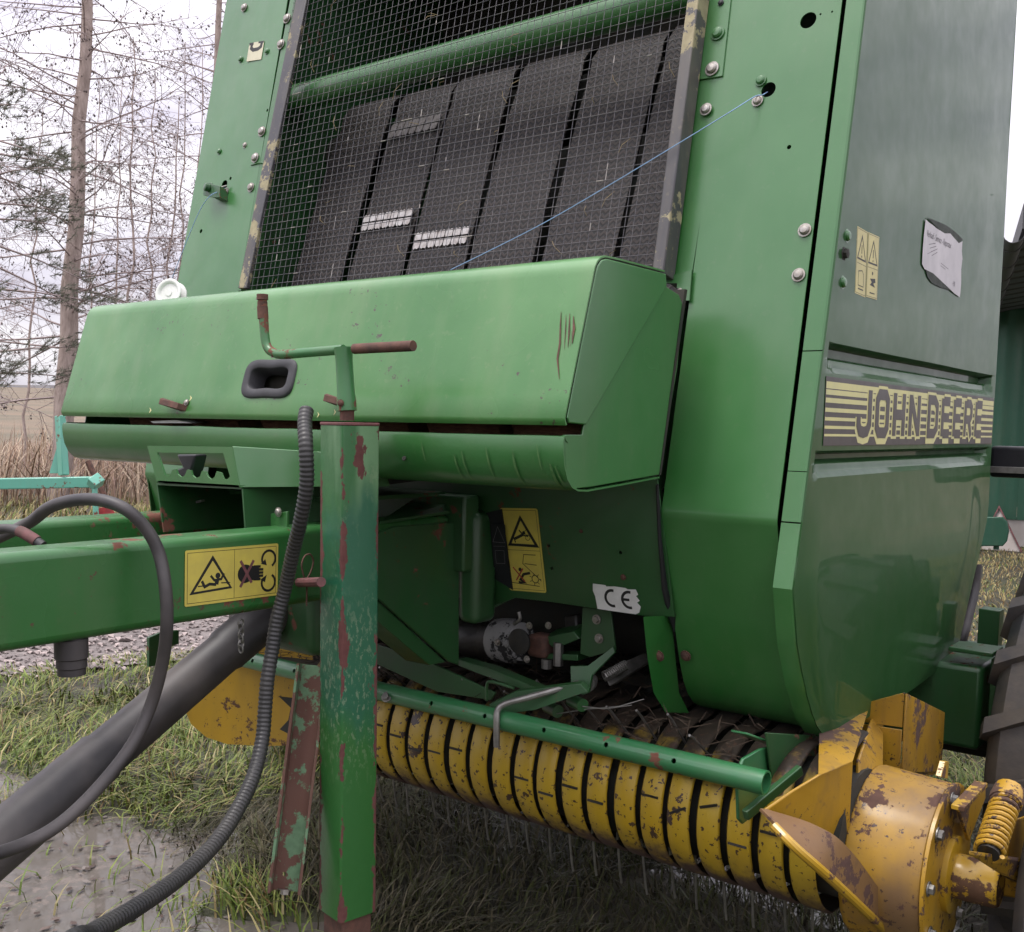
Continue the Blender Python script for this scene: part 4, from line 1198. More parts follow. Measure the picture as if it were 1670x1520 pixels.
# open front box
b0, b1, b2, b3 = PY(255, 791, RY + .004), PY(394, 798, RY + .004), PY(399, 866, RY + .004), PY(266, 868, RY + .004)
dp = V((0, .22, 0))
for nm, q in (('box_top', (b0, b1, b1 + dp, b0 + dp)), ('box_side', (b1, b2, b2 + dp, b1 + dp)), ('box_side', (b0, b3, b3 + dp, b0 + dp)), ('box_rear', (b0 + dp, b1 + dp, b2 + dp, b3 + dp))):
    nrm = (q[1] - q[0]).cross(q[2] - q[0]).normalized() * .004
    mb = MB(); mb.prism(q, nrm); mb.build(nm, M['green_dirty_shaded'], baler)
# dark bracket plate to the right of the box, with an inclined slot and a clamp
mb = MB(); mb.prism([PY(395, 800, RY + .01), PY(520, 787, RY + .2), PY(520, 865, RY + .2), PY(399, 866, RY + .01)], (0, .004, 0))
bp_ = mb.build('side_bracket', M['green'], baler)
sl_ = [PY(406, 850, RY + .05), PY(470, 826, RY + .1), PY(473, 834, RY + .1), PY(409, 857, RY + .05)]
cut(bp_, [MB().prism([p - V((.0, .12, 0)) for p in sl_], (0, .3, 0))])
mb = MB(); mb.prism([PY(441, 838, RY + .05), PY(468, 834, RY + .05), PY(468, 862, RY + .05), PY(441, 864, RY + .05)], (0, .006, 0)); mb.build('clamp_plate', M['green'], baler, .001)
bolt(PY(455, 835, RY + .046), (0, -1, 0), .7, 'zinc')
# inner slider with a wing nut, inside the open box
mb = MB(); mb.bar(PY(272, 842, RY + .1), PY(312, 826, RY + .1), .010, .004, (0, 1, 0)); mb.build('slider', M['green'], baler)
mb = MB(); mb.bar(PY(308, 824, RY + .09), PY(331, 816, RY + .09), .009, .004, (0, 1, 0)); mb.build('wing_nut', M['steel'], baler)
mb = MB(); mb.lathe([(0, .012), (.02, .012)], PY(305, 828, RY + .09), (0, -1, 0), 8); mb.build('slider_knob', M['dark'], baler)
# hose coupler parked in the rack
mb = MB(); mb.prism([PY(287, 741, RY + .05), PY(318, 741, RY + .05), PY(312, 766, RY + .05), PY(306, 780, RY + .05), PY(290, 778, RY + .05), PY(282, 768, RY + .05), PY(297, 762, RY + .05)], (0, .03, 0)); mb.build('hose_holder', M['black'], baler, .004)
# coupling hanging under the beam
c = PX(116, 1040, -1.45)
mb = MB(); mb.lathe([(0, .022), (.010, .022), (.012, .0245), (.040, .0245), (.042, .022), (.054, .0225), (.056, .0205), (.066, .0205)], c + V((0, 0, .01)), (0, 0, -1), 18); mb.build('drain_coupling', M['rubber'], baler)
# safety chain
cp = [PX(393, 1012 + i * 8.5, -1.44) for i in range(7)]
for i in range(6):
    a, b = cp[i], cp[i + 1]; mid_ = (a + b) / 2; l = (b - a).length * .72; pts = []
    sidev = V((1, 0, 0)) if i % 2 else V((0, 1, 0))
    for k in range(13):
        t = 2 * math.pi * k / 12
        pts.append(mid_ + V((0, 0, 1)) * math.cos(t) * l + sidev * math.sin(t) * .0055)
    MB().tube(pts, .0016, 6, False).build('chain_link', M['steel'], baler)
# pin with spring clip on the beam beside the jack
mb = MB(); mb.tube([PX(488, 950, -1.41), PX(524, 949, -1.30)], .0085, 10); mb.build('lock_pin', M['pinkrust'], baler)
mb = MB(); mb.tube(curve_pts([PX(500, 988, -1.385), PX(500, 955, -1.385), PX(495, 938, -1.385), PX(492, 920, -1.385), PX(498, 906, -1.385), PX(507, 905, -1.385), PX(511, 916, -1.385), PX(507, 932, -1.385), PX(500, 945, -1.385)], 4), .0016, 6); mb.build('spring_clip', M['rust'], baler)
# brackets hanging at the left of the beam
mb = MB(); mb.prism([PX(243, 1040, -2.2), PX(262, 1032, -2.2), PX(292, 1028, -2.2), PX(292, 1050, -2.2), PX(262, 1060, -2.2), PX(258, 1085, -2.2), PX(243, 1088, -2.2)], (-.01, 0, 0)); mb.build('hanger_plate', M['green_dirty_shaded'], baler, .001)
mb = MB(); mb.box((-1.655, 1.46, .86), (.24, .20, .16)); mb.build('gearbox', M['green_dirty_shaded'], baler, .02, 3)

# rusty channel leg behind the jack
q0, q1 = PX(512, 1085, -1.40), PX(466, 1452, -1.36)
ax = (q1 - q0).normalized(); rg = V((.75, .66, 0)).normalized(); rg = (rg - ax * rg.dot(ax)).normalized(); fw_ = ax.cross(rg)
mb = MB(); pr = []
for (a, b) in ((-.026, 0), (.026, 0), (.030, .035), (.025, .035), (.021, .005), (-.021, .005), (-.021, .04), (-.026, .04)):
    pr.append(q0 + rg * a + fw_ * b)
mb.prism(pr, q1 - q0)
lg = mb.build('channel_leg', M['rust_green'], baler, .001)
cut(lg, [cyl(q0.lerp(q1, .93) + rg * -.006, fw_, .004, .03, 10)])
bolt(q0.lerp(q1, .99) + rg * 0, ax, 1.0, 'zinc', lg, True)

# ================================================================== pickup
GC = V((-.275, 1.995, .445))               # gauge wheel centre
AY, AZ, AR = 1.825, .525, .150            # drum axis and radius
PXL, PXR = -1.985, -.612
core = MB(); core.tube([(PXL, AY, AZ), (PXR + .02, AY, AZ)], .118, 24)
pick = core.build('pickup_drum', M['dark'], baler)
def band_mesh():
    w = .0475; rows = []
    arc = [(AR * math.cos(math.radians(a)), AR * math.sin(math.radians(a))) for a in range(250, 72, -9)]
    path = [(.22, -.055), (.13, -.115)]
    path = [(.16, -.140), (.06, -.1455)] + [(c_, s_) for c_, s_ in arc] + [(.10, .16)]
    # the band: flat strip, slightly crowned
    for (dy, dz) in path:
        l_ = math.hypot(dy, dz); k = (l_ - .004) / l_
        rows.append([V((-w / 2, dy * k, dz * k)), V((-w / 2 + .004, dy, dz)), V((w / 2 - .004, dy, dz)), V((w / 2, dy * k, dz * k))])
    mb_ = MB(); mb_.grid(rows)
    return mb_.mesh('band', 60)
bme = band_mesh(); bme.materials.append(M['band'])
pitch = .0605
nbands = int((PXR - PXL) / pitch)
tine_me = MB().tube([(0, 0, 0), (0, .012, -.06), (0, .022, -.115), (0, .028, -.135)], .0026, 6).mesh('tine')
tine_me.materials.append(M['steel'])
slit_me = MB().box((0, 0, 0), (.036, .003, .0045)).mesh('slit', 0); slit_me.materials.append(M['grease'])
for i in range(nbands):
    x = PXR - pitch * (i + .5)
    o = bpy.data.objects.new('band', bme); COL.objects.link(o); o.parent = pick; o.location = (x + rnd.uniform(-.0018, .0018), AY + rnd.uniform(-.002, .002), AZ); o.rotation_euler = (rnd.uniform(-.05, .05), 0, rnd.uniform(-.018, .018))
    sm = o.modifiers.new('solid', 'SOLIDIFY'); sm.thickness = .002
    if rnd.random() < .8:
        a = math.radians(rnd.uniform(165, 196)); o = bpy.data.objects.new('slit', slit_me); COL.objects.link(o); o.parent = pick
        tl_ = rnd.choice((0, 0, 0, 0, .35, .5))
        o.location = (x, AY + math.cos(a) * (AR + .0006), AZ - math.sin(a) * (AR + .0006)); o.rotation_euler = (-(math.pi - a), -tl_, 0)
    # tines in the gaps
    for (a, s_) in ((262, 1.0), (185, .0), (120, .5)):
        if s_ == 0 or (s_ < 1 and i < 4): continue
        a += rnd.uniform(-4, 4)
        o = bpy.data.objects.new('tine', tine_me); COL.objects.link(o); o.parent = pick
        ar = math.radians(a)
        o.location = (x + pitch / 2, AY + .112 * math.cos(ar), AZ + .112 * math.sin(ar)); o.rotation_euler = (math.radians(a - 262) + rnd.uniform(-.08, .08), rnd.uniform(-.05, .05), 0)
# wind guard tube with cross holes
ga, gb = PY(362, 1066, 1.57), PY(1250, 1277, 1.57)
dirv = (gb - ga).normalized()
mb = MB(); mb.tube([ga, gb], .0205, 20, False)
o = mb.build('wind_guard_tube', M['green_bar'], baler, recalc=True); solid(o, .0035)
vd = (ga.lerp(gb, .7) - O3).normalized()
hs = []
for u, v in ((422, 1083), (490, 1098), (713, 1154), (800, 1174), (896, 1196), (997, 1219), (1107, 1246)):
    p = PY(u, v, 1.57); t = (p - ga).dot(dirv); p = ga + dirv * t
    q = (p - O3).normalized(); q = (q - dirv * q.dot(dirv)).normalized()
    c_ = MB(); c_.lathe([(-.035, .0048), (.0, .0048)], p, q, 10); hs.append(c_)
cut(o, hs)
bolt(PY(631, 1137, 1.549), (.2, -.8, .5), .9, 'steel', baler, True)
# bracket at the right end of the tube
mb = MB()
out = [PX(1200, 1198, -.735), PX(1238, 1196, -.735), PX(1252, 1214, -.735), PX(1216, 1240, -.735), PX(1201, 1262, -.735), PX(1203, 1330, -.735), PX(1209, 1342, -.735)]
poly = [PX(1197, 1262, -.735), PX(1208, 1236, -.735), PX(1236, 1220, -.735), PX(1262, 1215, -.735), PX(1285, 1240, -.735), PX(1270, 1290, -.735), PX(1222, 1330, -.735), PX(1207, 1343, -.735), PX(1200, 1335, -.735)]
mb.prism(poly, (.006, 0, 0)); mb.build('tube_bracket', M['green_bar'], baler, .002)
mb = MB(); mb.bar(PX(1260, 1214, -.735), PX(1205, 1194, -.76), .035, .004, (1, 0, 0)); mb.build('bracket_flange', M['green_bar'], baler, .001)
mb = MB(); mb.bar(PX(1215, 1330, -.70), PX(1305, 1255, -.66), .018, .012); mb.build('bracket_strut', M['green_dirty_shaded'], baler, .002)
bolt(PX(1266, 1287, -.69), (.6, -.8, 0), 1.0, 'steel', baler, True)
# plate behind the bracket
mb = MB(); mb.prism([PX(1250, 1195, -.72), PX(1332, 1200, -.70), PX(1332, 1270, -.70), PX(1300, 1290, -.71), PX(1262, 1290, -.72)], (-.004, 0, 0)); mb.build('mount_plate', M['green_dirty_shaded'], baler, .001)

# ---- right end of the pickup: cheek, drum end, box
XC_ = -.655
def cp_(u, v, x=None):
    t = min(1, max(0, (u - 1240) / 100)); return PX(u, v, (-.665 + .07 * t) + (0 if x is None else (x + .60) * .4))
mb = MB(); mb.prism([cp_(1334, 1262), cp_(1290, 1288), cp_(1240, 1322), cp_(1262, 1348), cp_(1384, 1392), cp_(1381, 1330), cp_(1386, 1240)], (.006, 0, 0))
mb.build('cheek_plate', M['yellow_worn'], baler, .002)
mb = MB(); mb.prism([cp_(1334, 1262), cp_(1386, 1240), PX(1420, 1130, -.705), PX(1336, 1180, -.705)], (.006, 0, 0)); mb.build('cheek_plate', M['yellow_worn'], baler, .001)
mb = MB(); mb.prism([cp_(1396, 1240, -.62), PX(1416, 1180, -.66), PX(1438, 1130, -.70), cp_(1433, 1250, -.62), cp_(1405, 1310, -.62), cp_(1392, 1345, -.62)], (.006, 0, 0)); mb.build('cheek_plate', M['yellow_worn'], baler, .002)
# rolled lower lip running down and outwards
lp0 = [PX(1238, 1322, -.665), PX(1300, 1383, -.60), PX(1360, 1432, -.56), PX(1455, 1524, -.54)]
lp1 = [PX(1262, 1345, -.655), PX(1330, 1366, -.585), PX(1385, 1396, -.55), PX(1464, 1506, -.53)]
lp0 = [PX(1238, 1322, -.662), PX(1300, 1383, -.590), PX(1360, 1436, -.555), PX(1455, 1526, -.525)]
lp1 = [PX(1250, 1324, -.655), PX(1330, 1350, -.590), PX(1386, 1390, -.550), PX(1468, 1504, -.520)]
mb = MB(); mb.grid([[a, a.lerp(b, .5), b] for a, b in zip(curve_pts(lp0, 6), curve_pts(lp1, 6))]); o = mb.build('cheek_lip', M['yellow_mud'], baler); solid(o, .005)
mb = MB(); mb.tube(curve_pts([PX(1262, 1347, -.630), PX(1300, 1385, -.588), PX(1360, 1438, -.553), PX(1466, 1538, -.520)], 5), .008, 10); mb.build('cheek_bead', M['yellow'], baler)
# cam housing: faceted barrel with bolted cover
DC = V((-.45, 1.885, .478))
hv = []
def hring(x, r_, n_=26, dy=0, dz=0):
    return [V((x, DC.y + dy + r_ * math.cos(2 * math.pi * k / n_), DC.z + dz + r_ * math.sin(2 * math.pi * k / n_))) for k in range(n_)]
mb = MB()
rings = [hring(-.604, .10), hring(-.600, .150), hring(-.590, .157), hring(-.475, .150), hring(-.462, .147)]
for r_ in rings: mb.v += [tuple(p) for p in r_]
for i in range(len(rings) - 1):
    for k in range(26):
        k2 = (k + 1) % 26; mb.f.append((i * 26 + k, i * 26 + k2, (i + 1) * 26 + k2, (i + 1) * 26 + k))
mb.f.append(tuple(range(26))); mb.f.append(tuple((len(rings) - 1) * 26 + k for k in range(26)))
cam_h = mb.build('cam_housing', M['yellow_mud2'], baler, .003, sharp=28)
mb = MB(); mb.lathe([(0, .152), (.006, .152), (.007, .148)], (-.4615, DC.y, DC.z), (1, 0, 0), 30); cov = mb.build('end_cover', M['yellow_worn'], baler)
mb = MB(); mb.lathe([(0, .068), (.010, .068), (.012, .064)], (-.455, DC.y + .01, DC.z - .01), (1, 0, 0), 28); mb.build('bearing_flange', M['yellow'], baler)
mb = MB(); mb.lathe([(0, .040), (.065, .038), (.072, .034), (.073, .0)], (-.443, DC.y + .012, DC.z - .012), (1, 0, 0), 24); mb.build('hub', M['yellow'], baler)
for a in (95, 135, 175, 215, 255, 305, 20):
    t = math.radians(a); bolt((-.4545, DC.y + .132 * math.cos(t), DC.z + .132 * math.sin(t)), (1, 0, 0), 1.0, 'steel', cov, True)
# boxed guard above it
mb = MB(); ya, yb = 2.07, 2.36
mb.prism([(-.60, ya, .735), (-.60, yb, .635), (-.60, yb, .50), (-.60, ya, .575)], (.004, 0, 0)); mb.build('guard_side', M['yellow_worn'], baler, .001)
mb = MB(); mb.prism([(-.72, ya, .56), (-.602, ya, .565), (-.602, ya, .66), (-.72, ya, .655)], (0, .004, 0)); mb.build('guard_front', M['yellow_worn'], baler, .001)
mb = MB(); mb.prism([(-.70, ya + .003, .659), (-.602, ya + .003, .664), (-.602, ya + .003, .735), (-.70, ya + .003, .690)], (0, .004, 0)); mb.build('guard_front', M['yellow_worn'], baler, .001)
mb = MB(); mb.prism([(-.72, ya, .56), (-.60, ya, .56), (-.60, yb, .50), (-.72, yb, .50)], (0, 0, -.004)); mb.build('guard_floor', M['yellow_worn'], baler)
# float spring with its seat and tab
s0, s1 = PX(1640, 1308, -.36), PX(1612, 1392, -.36)
axs = (s1 - s0); nx_ = V((1, 0, 0)); ny_ = axs.normalized().cross(nx_).normalized(); nx_ = ny_.cross(axs.normalized())
hx = []
turns = 11
for k in range(turns * 14 + 1):
    t = k / (turns * 14); a = 2 * math.pi * turns * t
    hx.append(s0 + axs * t + (nx_ * math.cos(a) + ny_ * math.sin(a)) * .0205)
MB().tube(hx, .0040, 8).build('float_spring', M['yellow_worn'], baler)
MB().lathe([(0, .017), (axs.length, .017)], s0, axs, 12).build('spring_core', M['grease'], baler)
MB().lathe([(-.03, .024), (-.005, .027), (.002, .026)], s0, axs, 16).build('spring_cap', M['yellow_worn'], baler)
mb = MB(); mb.prism([PX(1580, 1387, -.37), PX(1675, 1400, -.33), PX(1675, 1440, -.33), PX(1650, 1432, -.36)], (0, .0, -.006)); mb.prism([PX(1582, 1388, -.37), PX(1648, 1398, -.37), PX(1648, 1432, -.37)], (.005, 0, 0)); mb.build('spring_seat', M['yellow_worn'], baler, .001)
mb = MB(); mb.prism([PX(1558, 1318, -.44), PX(1572, 1290, -.44), PX(1602, 1276, -.44), PX(1602, 1300, -.44), PX(1575, 1370, -.44)], (.006, 0, 0)); mb.build('arm_plate', M['yellow_worn'], baler, .001)
mb = MB(); mb.bar(PX(1562, 1318, -.43), PX(1600, 1278, -.43), .022, .008, (1, 0, 0)); mb.build('arm_rib', M['yellow'], baler, .001)
mb = MB(); mb.prism([PX(1640, 1340, -.39), PX(1672, 1330, -.39), PX(1672, 1400, -.39), PX(1640, 1400, -.39)], (.005, 0, 0)); mb.build('arm_plate', M['yellow_worn'], baler, .001)
mb = MB(); mb.prism([PX(1525, 1265, -.47), PX(1532, 1240, -.47), PX(1538, 1240, -.47), PX(1536, 1268, -.47)], (.01, 0, 0)); mb.build('tab', M['yellow'], baler, .001)
mb = MB(); mb.bar(PX(1590, 1430, -.42), GC + V((-.055, 0, 0)), .05, .02); mb.build('wheel_arm', M['yellow_worn'], baler, .004)

# ---- left deflector sheet: funnels from the outer front towards the drum end
def lc(u, v):
    t = min(1, max(0, (u - 297) / 215)); xa_ = -2.36 + .36 * t ** 1.2
    return PX(u, v, xa_)
top_ = [(300, 1108), (304, 1092), (318, 1072), (345, 1052), (380, 1040), (430, 1035), (480, 1035), (512, 1035)]
bot_ = [(298, 1130), (301, 1155), (312, 1180), (338, 1202), (372, 1213), (430, 1216), (480, 1215), (512, 1213)]
rows = []
for (a, b) in zip(top_, bot_):
    rows.append([lc(a[0] + (b[0] - a[0]) * k / 6, a[1] + (b[1] - a[1]) * k / 6) for k in range(7)])
mb = MB(); mb.grid(rows); o = mb.build('deflector_sheet', M['yellow'], baler, sharp=60); solid(o, .004)
mb = MB(); mb.prism([lc(446, 1133) + V((.02, 0, 0)), lc(478, 1137) + V((.02, 0, 0)), lc(500, 1180) + V((.02, 0, 0)), lc(496, 1212) + V((.02, 0, 0)), lc(448, 1187) + V((.02, 0, 0)), lc(462, 1172) + V((.02, 0, 0)), lc(466, 1152) + V((.02, 0, 0))], (.004, 0, 0)); mb.build('deflector_gap', M['dark'], baler)
mb = MB(); mb.prism([(-2.30, 1.95, .30), (-2.02, 1.95, .30), (-2.02, 1.95, .70), (-2.30, 1.95, .70)], (0, .006, 0)); mb.build('drum_end', M['yellow_worn'], baler)

# ---- hay caught in the throat
vsn, fsn = [], []
mb = MB()
for i in range(1500):
    x = rnd.uniform(-2.3, -.8); t = rnd.random()
    y = 1.66 + .42 * t + rnd.uniform(-.02, .02); z = .655 + .06 * t + rnd.uniform(-.03, .035) + .03 * mnoise.noise(V((x * 5, y * 5, 0)))
    a = rnd.uniform(0, 6.3); l = rnd.uniform(.03, .09); e = rnd.uniform(-.4, .5)
    dv = V((math.cos(a), math.sin(a), e)) * l
    p = V((x, y, z)); w = V((-math.sin(a), math.cos(a), .4)) * .0013
    md = p + dv * .5 + V((0, 0, rnd.uniform(-.01, .012)))
    mb.add([p - w, p + w, md + w, md - w, p + dv], [(0, 1, 2, 3), (3, 2, 4)])
tag(mb.build('hay', M['hay'], baler, sharp=0, recalc=False), kind='stuff')
mb = MB(); mb.prism([(-2.32, 1.68, .62), (-.76, 1.68, .62), (-.76, 2.18, .70), (-2.32, 2.18, .70)], (0, 0, -.01)); mb.build('feed_floor', M['dark'], baler)
mb = MB()
for i in range(60):     # wisps hanging at the left cheek
    p = lc(492 + rnd.uniform(-12, 10), 1110 + rnd.uniform(-8, 20)) + V((.25, 0, 0))
    q = p + V((rnd.uniform(-.05, .05), rnd.uniform(-.03, .03), -rnd.uniform(.04, .16)))
    mb.tube([p, (p + q) / 2 + V((rnd.uniform(-.02, .02), 0, 0)), q], .0011, 3, False)
tag(mb.build('hay', M['hay'], baler, sharp=0, recalc=False), kind='stuff')

# ---- linkage in the opening below the front wall
YL = 1.79
def lk(u, v, y=YL): return PY(u, v, y)
mb = MB(); a, b = lk(748, 1040, 1.84), lk(880, 1048, 1.78); axv = b - a
l_ = axv.length
mb.lathe([(0, .03), (.01, .042), (l_ * .30, .044), (l_ * .34, .040), (l_ * .52, .040)], a, axv, 22); mb.build('clutch_drum', M['grease'], baler)
mb = MB(); mb.lathe([(l_ * .50, .040), (l_ * .54, .050), (l_ * .72, .050), (l_ * .75, .044), (l_ * .80, .042), (l_ * .82, .0)], a, axv, 22); mb.build('clutch_flange', M['chipped'], baler)
mb = MB(); mb.lathe([(0, .028), (.004, .028), (.005, .024), (.005, 0)], lk(848, 1046, 1.735), (0, -1, 0), 18); mb.build('clutch_cap', M['grease'], baler)
for u, v in ((812, 1047), (864, 1020), (860, 1075), (895, 1020)): bolt(lk(u, v, 1.742), (0, -1, 0), .6, 'zinc', baler, True)
mb = MB(); mb.tube(curve_pts([lk(838, 1018, 1.75), lk(848, 1010, 1.75), lk(846, 998, 1.75)], 4), .004, 8); mb.build('grease_nipple', M['steel'], baler)
mb = MB(); mb.box(lk(884, 1052, 1.80), (.05, .05, .05)); mb.build('rust_block', M['rust'], baler, .01, 3)
mb = MB(); mb.prism([lk(886, 1040), lk(935, 1030), lk(945, 1042), lk(922, 1052), lk(900, 1056)], (0, .05, .012)); mb.build('linkage_plate', M['green_dirty_shaded'], baler, .002)
mb = MB(); mb.prism([lk(880, 1066), lk(942, 1068), lk(942, 1078), lk(884, 1074)], (0, .05, 0)); mb.build('linkage_plate', M['green_dirty_shaded'], baler, .001)
mb = MB(); mb.lathe([(0, .011), (.05, .011)], lk(911, 1048), (0, 0, -1), 6); mb.lathe([(.0, .012), (.02, .012)], lk(892, 1075), (0, 0, -1), 8); mb.build('linkage_bolt', M['steel'], baler)
mb = MB(); mb.bar(lk(927, 1020, 1.86), lk(945, 1018, 1.84), .045, .02); mb.build('linkage_end', M['grease'], baler, .006)
# upright strap and its Z-bent foot
mb = MB(); mb.prism([lk(950, 990), lk(996, 996), lk(1004, 1060), lk(962, 1072), lk(946, 1066)], (0, .005, 0)); mb.build('strap', M['green_dirty_shaded'], baler, .001)
bolt(lk(974, 1010) - V((0, .001, 0)), (0, -1, 0), .8, 'zinc', baler, True); bolt(lk(978, 1041) - V((0, .001, 0)), (0, -1, 0), .8, 'zinc', baler, True)
mb = MB()
za = [lk(998, 1055, 1.78), lk(958, 1086, 1.71), lk(932, 1092, 1.69), lk(930, 1100, 1.68), lk(931, 1118, 1.68)]
zb_ = [lk(1000, 1068, 1.78), lk(962, 1104, 1.71), lk(962, 1108, 1.69), lk(960, 1118, 1.685), lk(958, 1130, 1.685)]
mb.prism([lk(930, 1086, 1.68), lk(958, 1086, 1.68), lk(1000, 1054, 1.76), lk(1003, 1064, 1.76), lk(965, 1102, 1.68), lk(960, 1130, 1.68), lk(950, 1134, 1.68), lk(931, 1122, 1.68)], (0, .006, 0)); mb.build('bent_strap', M['green_dirty_shaded'], baler, .001)
# pivot, spring and channel
mb = MB(); mb.lathe([(0, .012), (.02, .012), (.021, .019), (.035, .019)], lk(966, 1108, 1.72), (.2, -1, 0), 14); mb.build('pivot_pin', M['steel'], baler)
mb = MB(); mb.prism([lk(982, 1095, 1.74), lk(1048, 1066, 1.84), lk(1058, 1080, 1.84), lk(994, 1120, 1.74)], (0, .03, .0)); mb.build('spring_channel', M['steel'], baler, .002)
sa, sb = lk(984, 1104, 1.73), lk(1022, 1084, 1.77); ax2 = (sb - sa); e1 = ax2.normalized().cross(V((0, 0, 1))).normalized(); e2 = ax2.normalized().cross(e1)
MB().tube([sa + ax2 * (k / 96) + (e1 * math.cos(k * .78) + e2 * math.sin(k * .78)) * .0095 for k in range(97)], .0019, 6).build('return_spring', M['steel'], baler)
# arms reaching down to the guard tube
mb = MB(); mb.prism([lk(612, 1050, 1.66), lk(690, 1075, 1.66), lk(808, 1130, 1.66), lk(800, 1142, 1.66), lk(712, 1128, 1.66), lk(612, 1082, 1.66)], (0, .006, 0)); mb.build('lift_arm', M['green_dirty_shaded'], baler, .001)
mb = MB(); mb.prism([lk(746, 1075, 1.68), lk(800, 1090, 1.68), lk(890, 1128, 1.64), lk(884, 1136, 1.64), lk(790, 1102, 1.68), lk(745, 1085, 1.68)], (0, .03, .0)); mb.build('lift_arm', M['green_dirty_shaded'], baler, .001)
mb = MB(); mb.prism([lk(797, 1150, 1.60), lk(842, 1128, 1.60), lk(945, 1115, 1.64), lk(958, 1128, 1.64), lk(872, 1158, 1.60), lk(815, 1166, 1.60)], (0, .012, .004)); mb.build('lever_plate', M['green_dirty_shaded'], baler, .001)
mb = MB(); mb.tube(curve_pts([lk(810, 1218, 1.545), lk(810, 1175, 1.545), lk(812, 1158, 1.55), lk(824, 1148, 1.56), lk(860, 1138, 1.58), lk(910, 1124, 1.63), lk(944, 1114, 1.66)], 5), .0065, 10); mb.build('hook_rod', M['steel'], baler)
for u, v in ((905, 1158), (945, 1148)):
    mb = MB(); mb.lathe([(-.03, .013), (.012, .013)], lk(u, v, 1.66), (.9, -.4, 0), 14); o = mb.build('bush', M['green_dirty_shaded'], baler)
mb = MB(); mb.tube([lk(908, 1164, 1.65), lk(960, 1156, 1.66), lk(1010, 1152, 1.68), lk(1050, 1140, 1.72)], .0012, 5); mb.tube([lk(950, 1152, 1.65), lk(985, 1156, 1.66), lk(1030, 1150, 1.70)], .0012, 5); mb.build('lock_wire', M['steel'], baler)
mb = MB(); mb.tube(curve_pts([lk(794, 1142, 1.64), lk(794, 1118, 1.64), lk(802, 1112, 1.64), lk(838, 1122, 1.64)], 4), .0035, 8); mb.build('arm_rod', M['green_dirty_shaded'], baler)

# ---- rear of the machine past the side panel
mb = MB(); mb.box((-.72, 2.74, .60), (.30, .34, .20)); mb.build('axle_beam', M['green_dirty_shaded'], baler, .012, 3)
mb = MB(); mb.prism([(-.56, 2.60, .52), (-.56, 2.60, .72), (-.56, 2.76, .72), (-.56, 2.82, .70), (-.56, 2.82, .46), (-.56, 2.66, .46)], (.02, 0, 0)); mb.build('axle_plate', M['green_dirty_shaded'], baler, .002)
mb = MB(); mb.box((-.62, 2.85, .75), (.05, .05, .10)); mb.build('axle_bracket', M['green_dirty_shaded'], baler, .002)
mb = MB(); mb.box((-.60, 2.62, .735), (.10, .10, .01)); mb.build('axle_bracket', M['green_dirty_shaded'], baler, .002)
mb = MB(); mb.prism([PX(1576, 1110, -.62), PX(1596, 1100, -.62), PX(1608, 1106, -.60), PX(1588, 1118, -.60)], (0, 0, .002)); mb.build('axle_sticker', M['white_label'], baler)
for y_, z_ in ((2.64, .65), (2.64, .55), (2.78, .66), (2.78, .52)): bolt((-.54, y_, z_), (1, 0, 0), 1.0, 'steel', baler, True)
mb = MB(); mb.lathe([(0, .034), (.14, .034), (.15, .028), (.16, .015), (.17, .015)], PX(1530, 1082, -.80), V((.9, .3, -.05)), 18); mb.build('hydraulic_cylinder', M['grease'], baler)
mb = MB(); mb.tube(curve_pts([PX(1592, 920, -.70), PX(1588, 960, -.70), PX(1576, 1010, -.70), PX(1566, 1050, -.70), PX(1560, 1085, -.72)], 5), .016, 12); mb.build('hose', M['rubber'], baler)
# rear lamp box on its arm
mb = MB(); mb.box((-.60, 3.16, 1.172), (.22, .07, .088)); mb.build('lamp_box', M['black'], baler, .012, 3)
mb = MB(); mb.bar((-.76, 3.118, 1.150), (-.52, 3.118, 1.150), .018, .008); mb.build('lamp_arm', M['steel'], baler, .001)

# ---- main wheel on the right, at the edge of the picture
WC = V((-.365, 2.76, .485)); WR = .475
def wheel(wc, side):
    prof_ = [(-.115, .235), (-.125, .26), (-.145, .33), (-.148, .38), (-.135, .43), (-.11, .452), (0, .460), (.11, .452), (.135, .43), (.148, .38), (.145, .33), (.125, .26), (.115, .235)]
    ty = MB(); ty.lathe(prof_, wc, (1, 0, 0), 56)
    t_ = ty.build('wheel', M['tyre'], baler)
    lug = MB()
    for i in range(19):
        for s_ in (-1, 1):
            a = 2 * math.pi * (i + (.5 if s_ > 0 else 0)) / 19
            def pt(x, r_, da): return wc + V((x * s_, r_ * math.cos(a + da), r_ * math.sin(a + da)))
            b_ = [pt(.01, .452, .0), pt(.01, .452, .085), pt(.135, .425, .225), pt(.135, .425, .12), pt(.146, .375, .25), pt(.146, .375, .15)]
            t2 = [pt(.01, .482, .012), pt(.01, .482, .07), pt(.142, .464, .21), pt(.142, .464, .135), pt(.164, .385, .24), pt(.164, .385, .16)]
            lug.add(b_ + t2, [(6, 7, 8, 9), (9, 8, 10, 11), (0, 1, 7, 6), (1, 2, 8, 7), (3, 0, 6, 9), (2, 4, 10, 8), (5, 3, 9, 11), (4, 5, 11, 10)])
    lug.build('tread_lug', M['tyre'], t_)
    rim = MB(); rim.lathe([(-.11, .238), (-.10, .22), (-.03, .20), (-.02, .06), (-.04, .05), (-.04, .0)], wc, (1, 0, 0), 32); rim.build('rim', M['yellow'], t_)
wheel(WC, 1)
wheel(V((-2.95, 2.76, .485)), -1)
